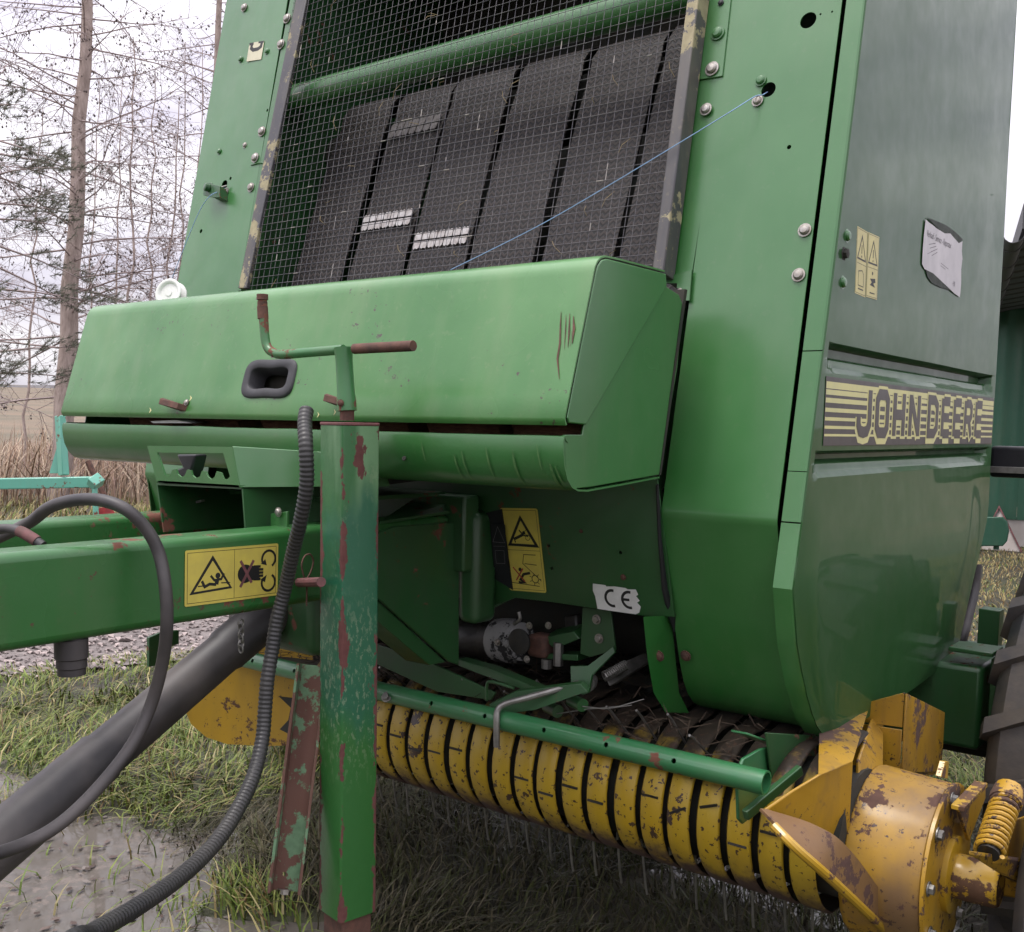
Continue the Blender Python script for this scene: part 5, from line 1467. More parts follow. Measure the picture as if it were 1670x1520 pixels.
# small gauge wheel of the pickup, held off the ground
mb = MB(); mb.lathe([(-.045, .10), (-.055, .115), (-.064, .15), (-.058, .185), (-.040, .198), (-.030, .194), (-.026, .200), (-.008, .202), (-.004, .196), (.004, .196), (.008, .202), (.026, .200), (.030, .194), (.040, .198), (.058, .185), (.064, .15), (.055, .115), (.045, .10)], GC, (1, 0, 0), 40)
gw = mb.build('gauge_wheel', M['tyre'], baler, sharp=50)
mb = MB(); mb.lathe([(-.05, .108), (-.02, .10), (-.015, .03), (-.05, .025), (-.05, 0)], GC, (1, 0, 0), 24); mb.build('rim', M['yellow_worn'], gw)
mb = MB(); mb.tube([GC + V((-.06, 0, 0)), GC + V((.06, 0, 0))], .012, 10); mb.build('wheel_pin', M['steel'], gw)

# ================================================================== stickers and lettering
class Decal:
    def __init__(s, tl, tr, bl, n, name, mat, parent, base=None, off=.0012):
        s.o, s.u, s.w = V(tl), V(tr) - V(tl), V(bl) - V(tl); s.n = V(n).normalized(); s.d = off
        s.W, s.H = s.u.length, s.w.length; s.layers = {}; s.off0 = off
        mb_ = MB(); base = base or [(0, 0), (1, 0), (1, 1), (0, 1)]
        pts = [s.p(a, b) for a, b in base]
        mb_.prism(pts, s.n * .0004); s.d += .0005
        s.obj = mb_.build(name, M[mat], parent, sharp=0)
    def p(s, a, b): return s.o + s.u * a + s.w * b + s.n * s.d
    def poly(s, pts, mat):
        s.d += .000012
        s.layers.setdefault(mat, MB()).add([s.p(a, b) for a, b in pts], [tuple(range(len(pts)))])
    def line(s, pts, wd, mat, closed=False):
        # wd in metres; mitred band
        s.d += .000012
        P2 = [V((a * s.W, b * s.H)) for a, b in pts]; m = len(P2); l_, r_ = [], []
        for i in range(m):
            if closed: a, b = P2[i - 1], P2[(i + 1) % m]
            else: a, b = P2[max(i - 1, 0)], P2[min(i + 1, m - 1)]
            d1 = (P2[i] - a) if (closed or i > 0) else (b - P2[i]); d2 = (b - P2[i]) if (closed or i < m - 1) else d1
            if d1.length < 1e-9: d1 = d2
            d1.normalize(); d2.normalize()
            n1, n2 = V((-d1.y, d1.x)), V((-d2.y, d2.x)); q = (n1 + n2)
            q = q.normalized() if q.length > 1e-6 else n1
            k = min(2.5, 1 / max(.3, q.dot(n1))) * wd / 2
            l_.append(P2[i] + q * k); r_.append(P2[i] - q * k)
        mb_ = s.layers.setdefault(mat, MB())
        vs_ = [s.p(q.x / s.W, q.y / s.H) for q in l_] + [s.p(q.x / s.W, q.y / s.H) for q in r_]
        fs_ = [(i, (i + 1) % m, m + (i + 1) % m, m + i) for i in range(m if closed else m - 1)]
        mb_.add(vs_, fs_)
    def disc(s, a, b, r_, mat, n_=16):
        s.poly([(a + r_ / s.W * math.cos(2 * math.pi * k / n_), b + r_ / s.H * math.sin(2 * math.pi * k / n_)) for k in range(n_)], mat)
    def arc(s, a, b, r_, a0, a1, wd, mat, n_=14):
        s.line([(a + r_ / s.W * math.cos(math.radians(a0 + (a1 - a0) * k / n_)), b + r_ / s.H * math.sin(math.radians(a0 + (a1 - a0) * k / n_))) for k in range(n_ + 1)], wd, mat)
    def flush(s, name):
        s.done(name); s.layers = {}
    def done(s, name='print'):
        for m_, mb_ in s.layers.items():
            mb_.build(name, M[m_], s.obj, sharp=0, recalc=False)
        return s.obj
def rbase(rx, ry, n_=4):
    out_ = []
    for cx_, cy_, a0 in ((1 - rx, ry, -90), (1 - rx, 1 - ry, 0), (rx, 1 - ry, 90), (rx, ry, 180)):
        for k in range(n_ + 1):
            a = math.radians(a0 + 90 * k / n_); out_.append((cx_ + rx * math.cos(a), cy_ + ry * math.sin(a)))
    return out_

# crush warning on the drawbar
D = Decal(PX(301, 898, -1.42), PX(453, 886, -1.42), PX(300, 990, -1.42), (1, 0, 0), 'warning_sticker', 'yel_label', baler, rbase(.02, .035))
K = 'black_ink'
D.line([(.025, .05), (.975, .05), (.975, .95), (.025, .95)], .0008, K, True); D.line([(.51, .05), (.51, .95)], .0008, K)
D.poly([(.28, .12), (.49, .76), (.045, .80)], K); D.poly([(.28, .22), (.455, .72), (.09, .755)], 'yel_label')
D.disc(.335, .50, .005, K); D.line([(.26, .49), (.30, .58), (.37, .57), (.40, .47)], .0042, K); D.line([(.33, .56), (.32, .66)], .008, K); D.line([(.32, .66), (.25, .64), (.20, .68), (.17, .57)], .005, K)
D.line([(.13, .66), (.20, .66)], .002, K); D.line([(.37, .64), (.45, .65)], .002, K); D.poly([(.43, .62), (.47, .65), (.43, .68)], K)
D.disc(.63, .52, .016, K); D.poly([(.64, .37), (.78, .40), (.79, .62), (.66, .68)], K)
for i, b in enumerate((.40, .46, .52, .58, .64)): D.line([(.72, b), (.80 + .03 * (i in (1, 2, 3)), b + .01)], .0045, K)
D.line([(.575, .27), (.70, .70)], .0052, 'pinkrust'); D.line([(.575, .76), (.72, .28)], .0052, 'pinkrust')
D.arc(.89, .28, .0145, -200, 60, .0042, K); D.arc(.89, .73, .0145, -60, 200, .0042, K)
D.poly([(.80, .36), (.87, .40), (.85, .28)], K); D.poly([(.80, .66), (.87, .58), (.85, .72)], K)
D.done()
# entanglement warning below the box
D = Decal(PG(816, 828), PG(877, 829), PG(832, 962), (0, -1, -.22), 'warning_sticker', 'yel_label', baler, rbase(.05, .03))
D.line([(.05, .025), (.95, .025), (.95, .975), (.05, .975)], .0008, K, True); D.line([(.05, .50), (.95, .50)], .0008, K)
D.poly([(.52, .08), (.94, .46), (.10, .45)], K); D.poly([(.52, .145), (.82, .425), (.21, .42)], 'yel_label')
D.disc(.57, .29, .004, K); D.line([(.55, .31), (.40, .345), (.28, .37)], .006, K); D.line([(.54, .31), (.45, .26)], .003, K); D.line([(.30, .37), (.32, .41)], .003, K); D.line([(.55, .32), (.68, .33)], .003, K)
D.arc(.66, .285, .006, 0, 340, .0012, K); D.arc(.66, .345, .006, 0, 340, .0012, K)
D.line([(.82, .55), (.50, .55), (.45, .66), (.90, .86)], .0016, K); D.line([(.50, .66), (.82, .67)], .0016, K)
D.arc(.74, .84, .0085, 0, 345, .002, K)
for k in range(7):
    t = k * .9; D.line([(.74 + .105 * math.cos(t), .84 + .05 * math.sin(t)), (.74 + .16 * math.cos(t), .84 + .075 * math.sin(t))], .0016, K)
D.disc(.36, .735, .0045, K); D.line([(.62, .77), (.44, .79), (.34, .86), (.44, .89), (.28, .89)], .0058, K); D.line([(.10, .90), (.84, .925)], .0016, K)
D.line([(.17, .71), (.46, .88)], .0032, 'red_ink'); D.line([(.22, .87), (.44, .72)], .0032, 'red_ink')
D.done()
D = Decal(PG(800, 855, -.009), PG(824, 855, -.009), PG(806, 925, -.009), (0, -1, -.22), 'warning_sticker', 'black', baler)
D.line([(.5, .05), (.9, .42), (.1, .40)], .001, 'grey_ink', True); D.line([(.1, .5), (.9, .5)], .0008, 'grey_ink'); D.line([(.2, .6), (.8, .6), (.8, .9), (.2, .9)], .0008, 'grey_ink', True)
D.done()
# CE plate, torn on the right
D = Decal(PG(966, 950), PG(1040, 957), PG(971, 993), (0, -1, -.22), 'ce_sticker', 'white_label', baler,
          [(.02, .03), (.30, .04), (.32, .09), (.50, .06), (.74, .08), (.78, .12), (.96, .10), (1.0, .28), (.95, .34), (1.02, .50), (.96, .58), (1.03, .72), (.98, .95), (.90, 1.02), (.06, .98), (.04, .5), (.0, .3)])
D.arc(.43, .51, .0165, 75, 285, .0058, K, 18); D.done('letter'); D.layers = {}
D.arc(.80, .51, .0165, 75, 285, .0058, K, 18); D.done('letter'); D.layers = {}; D.line([(.66, .51), (.80, .51)], .0055, K); D.done('letter')
# pair of pale warnings on the side panel
for (a, b, c, k) in (((1394, 369), (1411, 379), (1390, 478), 0), ((1412, 379), (1430, 387), (1408, 484), 1)):
    D = Decal(PX(*a, SIDEX), PX(*b, SIDEX), PX(*c, SIDEX), (1, 0, 0), 'warning_sticker', 'pale_label', baler, off=.0045)
    D.line([(.04, .02), (.96, .02), (.96, .98), (.04, .98)], .0008, K, True); D.line([(.04, .53), (.96, .53)], .0008, K)
    D.line([(.5, .11), (.88, .46), (.12, .46)], .0032, K, True); D.line([(.5, .24), (.5, .37)], .0035, K); D.disc(.5, .415, .0022, K, 8)
    if k == 0: D.line([(.25, .65), (.6, .62), (.75, .68), (.75, .86), (.25, .86)], .0016, K, True); D.line([(.25, .91), (.75, .91)], .0022, K)
    else:
        D.disc(.5, .61, .0035, K, 8); D.poly([(.3, .70), (.75, .68), (.8, .74), (.6, .76), (.78, .82), (.3, .80), (.45, .75)], K); D.line([(.3, .92), (.75, .92)], .0022, K)
    D.done()
# bolts beside them
for (u, v, s_, m_) in ((1377, 385, 1.0, 'green'), (1370, 461, 1.0, 'green')): bolt(PX(u, v, SIDEX), (1, 0, 0), s_, m_, off=.003)
mb = MB(); c = PX(1372, 414, SIDEX); mb.lathe([(.002, .013), (.005, .013), (.006, .009), (.012, .009), (.013, 0)], c, (1, 0, 0), 6); mb.build('panel_lock', M['dark'], baler)
# torn dealer paper with bare glue at two corners
q0, q1, q2 = PX(1506, 358, SIDEX), PX(1567, 392, SIDEX), PX(1500, 432, SIDEX)
def pq(u, v):
    p = PX(u, v, SIDEX) - q0; a_, b_ = q1 - q0, q2 - q0
    det = a_.y * b_.z - a_.z * b_.y
    return ((p.y * b_.z - p.z * b_.y) / det, (a_.y * p.z - a_.z * p.y) / det)
for pg in ([(1508, 355), (1524, 361), (1540, 368), (1556, 380), (1567, 391), (1560, 397), (1546, 381), (1537, 381), (1529, 376)], [(1506, 440), (1509, 452), (1516, 462), (1530, 469), (1545, 473), (1553, 479), (1532, 459), (1518, 446)]):
    Decal(q0, q1, q2, (1, 0, 0), 'glue_patch', 'gum', baler, [pq(*p_) for p_ in pg], off=.0045).done()
D = Decal(q0, q1, q2, (1, 0, 0), 'paper_sticker', 'paper', baler, [pq(*p_) for p_ in ((1506, 358), (1511, 363), (1517, 367), (1524, 373), (1529, 376), (1537, 381), (1542, 380), (1546, 381), (1553, 389), (1560, 397), (1566, 394), (1565, 410), (1566, 422), (1564, 440), (1564, 462), (1562, 485), (1553, 479), (1544, 470), (1532, 459), (1518, 446), (1504, 439), (1500, 431), (1501, 410), (1503, 385))], off=.0045)
D.obj['label'] = 'torn whitish paper sticker with faint print'
for k in range(4): D.line([(.12 + .03 * k, .50 + .07 * k), (.28 + .02 * k, .40 + .06 * k)], .0016, 'grey_ink')
D.line([(.10, .72), (.34, .50)], .001, 'grey_ink'); D.line([(.45, .78), (.66, .84)], .0012, 'grey_ink'); D.line([(.45, .84), (.58, .875)], .0012, 'grey_ink')
paper = D
def text_on(D_, s, a, b, hgt, mat, name='lettering'):
    cu = bpy.data.curves.new('t', 'FONT'); cu.body = s; cu.size = 1.0
    to = bpy.data.objects.new('t', cu); COL.objects.link(to); bpy.context.view_layer.update()
    me = bpy.data.meshes.new_from_object(to.evaluated_get(bpy.context.evaluated_depsgraph_get()))
    bpy.data.objects.remove(to, do_unlink=True); bpy.data.curves.remove(cu)
    D_.d += .0002; uu, ww = D_.u.normalized(), D_.w.normalized()
    o_ = D_.p(a, b)
    for v_ in me.vertices: v_.co = o_ + uu * (v_.co.x * hgt * .8) - ww * (v_.co.y * hgt)
    me.materials.clear(); return tag(link(name, me, M[mat], D_.obj), kind='stuff')
text_on(paper, 'Verkauf - Service - Reparatur', .05, .345, .020, 'grey_ink')
text_on(paper, '+3II', .80, 1.18, .016, 'grey_ink')
paper.done()
# sticker fragment on the left panel
D = Decal(PF(408, 71), PF(432, 67), PF(403, 101), FN, 'label_fragment', 'cream_label', baler, off=.002)
D.poly([(0, 0), (.30, 0), (.30, .14), (.02, .14)], K); D.poly([(.62, 0), (1, 0), (.98, .10), (.62, .10)], K); D.line([(.20, .08), (.18, .30), (.34, .42), (.66, .40), (.84, .30), (.86, .06)], .011, K)
D.done()

# ---- striped brand lettering along the side
Z0, Z1 = 1.3445, 1.2235
ya0, yb0 = 1.772, 2.985
D = Decal((SIDEX, ya0, Z0), (SIDEX, yb0, Z0), (SIDEX, ya0, Z1), (1, 0, 0), 'brand_strip', 'brown_ink', baler, off=.0048)
D.obj['label'] = 'dark brown strip with yellow stripes and lettering along the side panel'
HH, WW = Z0 - Z1, yb0 - ya0
S_ = 'stripe_ink'
top, bot = .10, .90
st = [(.09, .30), (.335, .44), (.475, .565), (.62, .685), (.74, .795), (.86, .895)]
D.poly([(.002, .07), (.999, .07), (.999, .17), (.002, .17)], S_); D.flush('stripe')
for a, b in ((.185, .26), (.305, .375), (.45, .51), (.585, .635), (.71, .755), (.83, .865)):
    D.poly([(.002, a), (.999, a), (.999, b), (.002, b)], S_); D.flush('stripe')
# letters on a common box; x runs 0..1 in letter widths, y 0..1 down
def J(): return [([(.86, 0), (.86, .78), (.74, .96), (.5, 1.0), (.26, .96), (.14, .80), (.14, .62)], 0)]
LET = {
 'J': [([(.82, .0), (.82, .74), (.70, .90), (.50, .93), (.30, .90), (.20, .76), (.20, .60)], 0)],
 'O': [([(.30, .07), (.70, .07), (.82, .20), (.82, .80), (.70, .93), (.30, .93), (.18, .80), (.18, .20)], 1)],
 'H': [([(.2, 0), (.2, 1)], 0), ([(.8, 0), (.8, 1)], 0), ([(.3, .5), (.7, .5)], 0)],
 'N': [([(.2, 1), (.2, 0)], 0), ([(.8, 1), (.8, 0)], 0), ([(.22, .06), (.78, .94)], 0)],
 'D': [([(.18, .07), (.62, .07), (.82, .22), (.82, .78), (.62, .93), (.18, .93)], 1)],
 'E': [([(.22, 0), (.22, 1)], 0), ([(.3, .07), (.86, .07)], 0), ([(.3, .5), (.80, .5)], 0), ([(.3, .93), (.86, .93)], 0)],
 'R': [([(.2, 0), (.2, 1)], 0), ([(.3, .07), (.66, .07), (.80, .18), (.80, .40), (.66, .52), (.3, .52)], 0), ([(.56, .54), (.84, 1.0)], 0)],
}
yL, yR = 1.925, 2.885
seq = ['J', 'O', 'H', 'N', None, 'D', 'E', 'E', 'R', 'E']
adv = [.104, .104, .104, .104, .030, .104, .098, .098, .100, .098]
tot = sum(adv); sc_ = (yR - yL) / tot
y_ = yL; tops, bots = .13, .85
for pas in (0, 1):
    y_ = yL
    for ch, ad in zip(seq, adv):
        if ch:
            w_ = ad * sc_ * .92
            for pts, cl in LET[ch]:
                if pas == 0:   # pale outline, thrown a little downwards
                    for dz in (.05, 0):
                        q = [((y_ + a * w_ - ya0) / WW, tops + (bots - tops) * b + dz + (.0)) for a, b in pts]
                        D.line(q, .0335, S_, bool(cl))
                else:
                    q = [((y_ + a * w_ - ya0) / WW, tops + (bots - tops) * b) for a, b in pts]
                    D.line(q, .0215, 'brown_ink', bool(cl))
            D.flush('letter' if pas else 'letter_outline')
        y_ += ad * sc_
D.done('lettering')
# ================================================================== loose things on and around the machine
# ---- parking jack
def jack_mat():
    m, nt, b = newmat('layered jack paint')
    t = N(nt, 'ShaderNodeTexCoord'); sp_ = N(nt, 'ShaderNodeSeparateXYZ'); L(nt, t.outputs['Object'], sp_.inputs[0])
    n1 = noise(nt, 7, 4, .6, stretch=(1, 1, .35)); zz = mul(nt, sp_.outputs['Z'], mul(nt, mul(nt, n1, .5, 'SUBTRACT'), .45), 'ADD')
    low = ramp(nt, zz, .72, .80)             # grass-green coat below, blue-green overspray in the middle
    c = mixc(nt, low, (.024, .128, .026), (.016, .112, .056))
    c = mixc(nt, ramp(nt, mul(nt, zz, .8), .845, .885), c, (.030, .135, .040))     # green again near the top (height scaled to fit the ramp)
    streak = mul(nt, ramp(nt, mul(nt, zz, .8), .83, .90), ramp(nt, noise(nt, 11, 3, .5, off=(2, 2, 2), stretch=(1, 1, .12)), .50, .60))
    c = mixc(nt, mul(nt, streak, .8), c, (.19, .33, .18))
    spk = mul(nt, ramp(nt, noise(nt, 130, 3, .7, stretch=(1, 1, .5)), .54, .60), ramp(nt, noise(nt, 5, 3, .6, off=(8, 1, 4), stretch=(1, 1, .4)), .48, .62))
    c = mixc(nt, mul(nt, mul(nt, spk, ramp(nt, sp_.outputs['Z'], .60, .74)), .3), c, (.36, .41, .27))
    k = ramp(nt, mul(nt, noise(nt, 15, 5, .7, stretch=(1, 1, .5)), ramp(nt, noise(nt, 5, 4, .6, off=(1, 5, 3)), .36, .7, (.35, .35, .35, 1))), .46, .475)
    ge = N(nt, 'ShaderNodeNewGeometry')
    vr = N(nt, 'ShaderNodeVectorRotate', rotation_type='Z_AXIS'); L(nt, t.outputs['Object'], vr.inputs['Vector']); vr.inputs['Center'].default_value = (-1.298, 1.232, 0); vr.inputs['Angle'].default_value = math.radians(11)
    s2 = N(nt, 'ShaderNodeSeparateXYZ'); L(nt, vr.outputs[0], s2.inputs[0])
    ax1 = mul(nt, mul(nt, s2.outputs['X'], 1.298, 'ADD'), 0, 'ABSOLUTE'); ay1 = mul(nt, mul(nt, s2.outputs['Y'], 1.232, 'SUBTRACT'), 0, 'ABSOLUTE')
    near_e = mul(nt, ax1, ay1, 'MINIMUM')        # 0.037 exactly on a corner of the tube
    ev = mul(nt, near_e, mul(nt, mul(nt, noise(nt, 22, 5, .7, stretch=(1, 1, .45)), .5, 'SUBTRACT'), .075), 'ADD')
    ev = mul(nt, ev, mul(nt, mul(nt, noise(nt, 4, 2, off=(6, 1, 8)), .5, 'SUBTRACT'), .04), 'ADD')
    edge = ramp(nt, mul(nt, ev, 10.0), .335, .345)
    k = mul(nt, k, edge, 'MAXIMUM')
    c = mixc(nt, k, c, mixc(nt, noise(nt, 60, 3), (.075, .024, .024), (.17, .065, .055)))
    L(nt, c, b.inputs['Base Color']); L(nt, mixf(nt, k, .38, .9), b.inputs['Roughness']); L(nt, mixf(nt, k, .5, 0.), b.inputs['Coat Weight'])
    b.inputs['Coat Roughness'].default_value = .25
    bump(nt, b, mixf(nt, .5, noise(nt, 8, 3), noise(nt, 60, 4)), .35, .004)
    return m
jm = jack_mat()
JC = V((-1.298, 1.232, 0))
ja = math.radians(-11)
jack = empty('parking_jack', (JC.x, JC.y, 0)); tag(jack, 'worn green square parking jack with rusty crank beside the drawbar', 'jack')
jr = Matrix.Rotation(ja, 3, 'Z')
hs_ = .037
tilt = 0.0
mb = MB(); rows = []
zs_ = [.385 + (1.243 - .385) * k / 24 for k in range(25)]
def sq(h, r_, z):
    pts = []
    for cx_, cy_, a0 in ((h - r_, h - r_, 0), (-h + r_, h - r_, 90), (-h + r_, -h + r_, 180), (h - r_, -h + r_, 270)):
        for k in range(4):
            a = math.radians(a0 + 90 * k / 3); pts.append(jr @ V((cx_ + r_ * math.cos(a), cy_ + r_ * math.sin(a), 0)) + V((JC.x, JC.y, z)))
    return pts
for z in zs_: mb.v += [tuple(p) for p in sq(hs_, .005, z)]
for i in range(24):
    for k in range(16):
        k2 = (k + 1) % 16; mb.f.append((i * 16 + k, i * 16 + k2, (i + 1) * 16 + k2, (i + 1) * 16 + k))
mb.f.append(tuple(range(16))[::-1])
mb.build('jack_tube', jm, jack, sharp=50)
mb = MB(); mb.prism(sq(hs_ + .001, .006, 1.2435), (0, 0, .005)); mb.build('jack_cap', M['pinkrust'], jack, .001)
mb = MB(); mb.prism(sq(.031, .004, .06), (0, 0, .34)); mb.build('jack_leg', M['rust'], jack, .001)
mb = MB(); mb.box((JC.x, JC.y, .045), (.19, .19, .016), jr); mb.build('jack_foot', M['rust'], jack, .002)
# crank: collar, bent handle, stub
dj = JC.y
cz0, cz1 = PY(566, 684, dj), PY(561, 566, dj)
jt = V((JC.x, JC.y, 0))
def jp(u, v): return PY(u, v, dj)
mb = MB(); mb.lathe([(0, .0125), (.02, .0125)], V((jp(566, 686).x, dj, jp(566, 686).z)), (0, 0, 1), 12); mb.build('crank_spindle', M['rust'], jack)
a, b = jp(566, 670), jp(560, 567)
mb = MB(); mb.lathe([(0, .0165), (.02, .0165), (.03, .0150), ((b - a).length * .8, .0145), ((b - a).length, .0165)], a, b - a, 16); cr = mb.build('crank_collar', M['green_crank'], jack)
bolt(a + (b - a) * .12 + V((.004, -.0165, 0)), (.25, -1, 0), .5, 'rust', cr)
hp_ = curve_pts([jp(428, 490), jp(430, 520), jp(432, 548), jp(436, 566), jp(446, 575), jp(462, 578), jp(500, 575), jp(560, 570)], 5)
mb = MB(); mb.tube(hp_, .0085, 12); mb.build('crank_handle', M['green_crank'], jack)
mb = MB(); mb.tube([jp(428, 502), jp(428, 492)], .0092, 12); mb.lathe([(0, .0105), (.010, .0105)], jp(428, 489), (0, 0, 1), 12); mb.tube([jp(429, 520), jp(428, 500)], .0100, 12); mb.build('handle_grip', M['rust'], jack)
mb = MB(); mb.tube([jp(578, 569), jp(674, 564)], .0088, 12); mb.build('crank_stub', M['rust'], jack)

# ---- drive shaft hanging between the beams
pa = V((-1.655, 1.42, .895)); pb = V((-1.655, -.02, .105))
shaft = empty('drive_shaft', (-1.655, .7, 0)); tag(shaft, 'thick black drive shaft guard sloping down from under the drawbar', 'drive shaft')
axp = pb - pa; l_ = axp.length
mb = MB(); mb.lathe([(.0, .030), (.02, .046), (.20, .0445), (.21, .041), (.50, .043), (.51, .0475), (l_ - .35, .052), (l_ - .33, .060), (l_ - .1, .072), (l_ - .09, .066)], pa, axp, 28); mb.build('guard_tube', M['rubber'], shaft)
mb = MB(); mb.lathe([(-.09, .028), (-.05, .034), (.03, .034)], pa, axp, 16); mb.build('joint_yoke', M['grease'], shaft)
mb = MB(); mb.lathe([(l_ - .12, .028), (l_ + .06, .034)], pa, axp, 16); mb.build('joint_yoke', M['grease'], shaft)

# ---- smooth hose: loops over the drawbar and hangs down past the shaft
hz_ = [V((-1.655, -.32, 1.08)), V((-1.68, .05, 1.072)), V((-1.72, .40, 1.066)), PX(-70, 905, -1.70), PX(-10, 880, -1.68), PX(48, 852, -1.62), PX(80, 828, -1.56), PX(120, 816, -1.50), PX(165, 816, -1.44), PX(207, 832, -1.40), PX(240, 865, -1.385), PX(260, 905, -1.375), PX(270, 960, -1.36), PX(272, 1020, -1.36), PX(265, 1080, -1.38), PX(246, 1150, -1.40), PX(215, 1215, -1.40), PX(160, 1285, -1.40), PX(100, 1342, -1.40), PX(40, 1376, -1.40), PX(-40, 1402, -1.38), PX(-150, 1430, -1.34), V((-1.32, .25, .42)), V((-1.40, -.05, .62)), V((-1.52, -.25, .92)), V((-1.60, -.34, 1.07))]
pts = curve_pts(hz_, 8)
o = MB().tube(pts, .0098, 14).build('hydraulic_hose', M['rubber']); tag(o, 'smooth black hose arching over the drawbar and down past the drive shaft', 'hose')
# ---- short hose with red tape
root = empty('taped_hose', PX(0, 862, -1.60)); tag(root, 'short black hose wrapped with red tape at the left edge', 'hose')
tp = curve_pts([V((-1.62, -.30, 1.075)), V((-1.645, .20, 1.078)), PX(-60, 868, -1.62), PX(0, 862, -1.58), PX(28, 865, -1.55), PX(50, 876, -1.52), PX(70, 890, -1.50)], 6)
MB().tube(tp, .0075, 12).build('hose', M['rubber'], root)
MB().tube(tp[25:34], .0088, 12).build('tape', M['pinkrust'], root)

# ---- corrugated conduit
cz_ = [PX(500, 668, -1.30), PX(497, 690, -1.29), PX(499, 730, -1.27), PX(500, 790, -1.27), PX(490, 850, -1.29), PX(478, 900, -1.32), PX(465, 960, -1.35), PX(452, 1010, -1.36), PX(444, 1060, -1.36), PX(436, 1110, -1.355), PX(432, 1160, -1.35), PX(428, 1205, -1.34), PX(415, 1260, -1.32), PX(393, 1310, -1.29), PX(355, 1370, -1.25), PX(300, 1425, -1.20), PX(230, 1475, -1.14), PX(150, 1522, -1.08), PX(60, 1575, -1.0), V((-1.02, .20, .55)), V((-1.20, -.06, .72)), V((-1.42, -.24, .98)), V((-1.58, -.33, 1.08))]
base = curve_pts(cz_, 24)
# even spacing, then alternate radius for the ribs
acc = [0]
for i in range(1, len(base)): acc.append(acc[-1] + (base[i] - base[i - 1]).length)
tot_ = acc[-1]; step = .0019; npt = int(tot_ / step); ev = []; j = 0
for k in range(npt):
    s_ = k * step
    while j < len(acc) - 2 and acc[j + 1] < s_: j += 1
    ev.append(base[j].lerp(base[j + 1], (s_ - acc[j]) / max(1e-9, acc[j + 1] - acc[j])))
rad_ = [(.0112, .0122, .0122, .0112)[k % 4] for k in range(npt)]
o = MB().tube(ev, rad_, 14).build('corrugated_conduit', M['conduit'], sharp=70); tag(o, 'ribbed black cable conduit hanging from the twine box beside the jack', 'conduit')

# ---- white reel lying on the lid
ce = PY(277, 470, 1.50); ce.z = 1.535
an_ = V((.35, -.9, .25))
ce = PY(279, 480, 1.50)
mb = MB(); mb.lathe([(-.014, .035), (-.011, .035), (-.009, .028), (-.008, .022), (.008, .022), (.009, .028), (.011, .035), (.013, .035), (.0145, .032), (.0135, .027), (.009, .023), (.009, .009), (.011, .008), (.011, 0)], ce, an_, 36)
o = mb.build('twine_reel', M['white'], sharp=40); tag(o, 'white plastic reel behind the left end of the twine box lid', 'reel')

# ---- blue twine across the screen and the second piece at left
def fine(pts, name, label):
    o_ = MB().tube(pts, .0011, 6).build(name, M['twine']); tag(o_, label, 'twine'); return o_
fine(curve_pts([PF(1252, 150, .01), PF(1243, 155, -.006), PF(1230, 158, -.012), PF(1190, 183, -.05), PF(1090, 244, -.058), PF(990, 304, -.065), PF(890, 362, -.07), PF(800, 408, -.075), PF(735, 440, -.08)], 5), 'twine', 'pale blue twine running from the right panel across the wire screen')
fine(curve_pts([PF(369, 305, -.005), PF(360, 311, -.02), PF(342, 320, -.045), PF(325, 345, -.045), PF(305, 392, -.04), PF(284, 445, -.03), PF(278, 462, -.02)], 5), 'twine', 'pale blue twine hanging from the small guide bracket on the left panel')
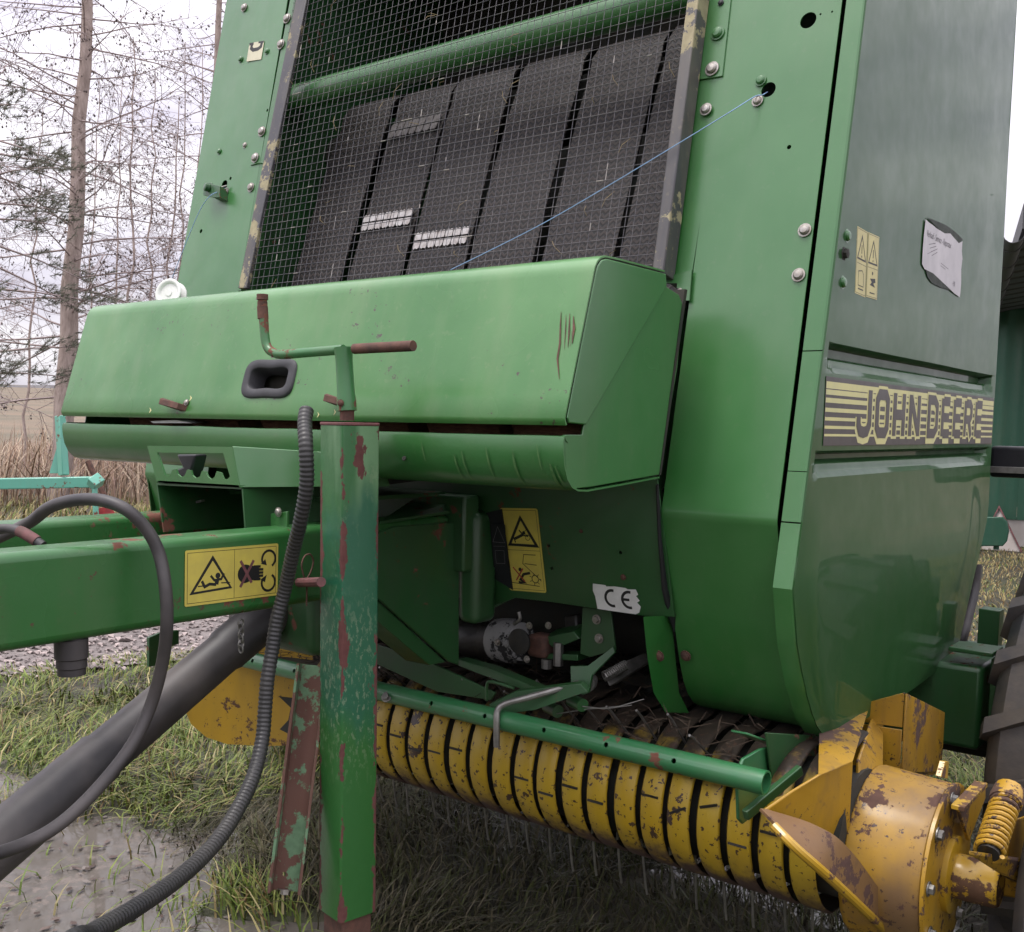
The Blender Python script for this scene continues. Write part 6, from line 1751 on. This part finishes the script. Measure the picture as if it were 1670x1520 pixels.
# guide bracket on the left panel
n_ = FN
p = PF(352, 312)
mb = MB(); mb.prism([PF(333, 298, -.03), PF(345, 298, -.03), PF(347, 322, -.03), PF(331, 318, -.03)], FN * -.004)
mb.prism([PF(345, 300, -.03), PF(358, 303, -.03), PF(358, 322, -.03), PF(347, 322, -.03)], FN * -.03); o = mb.build('twine_guide', M['green_dirty_shaded'], baler, .001)
mb = MB(); mb.lathe([(0, .011), (.012, .011), (.014, .008)], PF(341, 307, -.03), FN + V((-.3, 0, 0)), 12); mb.build('guide_eye', M['green_dirty_shaded'], o)
mb = MB(); mb.tube([PF(356, 307, -.02), PF(370, 303, -.008)], .0028, 8); mb.build('guide_pin', M['steel'], o)

# ---- turquoise implement at the left edge
im = empty('turquoise_implement', gp(70, 850, 8.5)); tag(im, 'turquoise steel frame of a parked implement behind the drawbar', 'implement')
d_ = 8.5
def ip(u, v, dd=0): return gp(u, v, d_ + dd)
im.location.z = 0
MB().bar(ip(-60, 790), ip(152, 786), .09, .09).build('frame_beam', M['turquoise'], im, .008)
MB().bar(ip(150, 780, -.1), ip(162, 792, -.1), .10, .10, (1, 0, 0)).build('beam_end', M['turquoise'], im, .006)
MB().bar(ip(104, 775, -.02), ip(98, 678, -.02), .075, .06, (1, 0, 0)).build('mast', M['turquoise'], im, .006)
MB().prism([ip(80, 772), ip(98, 710), ip(100, 718), ip(90, 772)], V((.3, .4, 0)).normalized() * .05).build('brace', M['turquoise'], im, .003)
MB().bar(ip(154, 795, -.1), ip(157, 850, -.1), .035, .035, (1, 0, 0)).build('stand', M['turquoise'], im, .004)
MB().tube([V((*ip(157, 850, -.1).xy, .45)), V((*ip(157, 850, -.1).xy, -.02))], .012, 8).build('stand_foot', M['turquoise'], im)
MB().prism([ip(160, 828), ip(170, 826), ip(178, 836), ip(172, 852), ip(158, 846)], V((.3, .4, 0)).normalized() * .05).build('red_bracket', M['redpaint'], im, .01)
MB().tube([ip(-50, 845), V((*ip(-50, 845).xy, -.02))], .03, 8).build('stand', M['turquoise'], im)
o = MB().tube([ip(143, 752, .6), ip(172, 812, .6), ip(178, 835, .6)], .025, 6).build('rusty_bar', M['rust']); tag(o, 'rust brown bar leaning behind the turquoise implement', 'bar')
o.data.transform(Matrix.Identity(4))
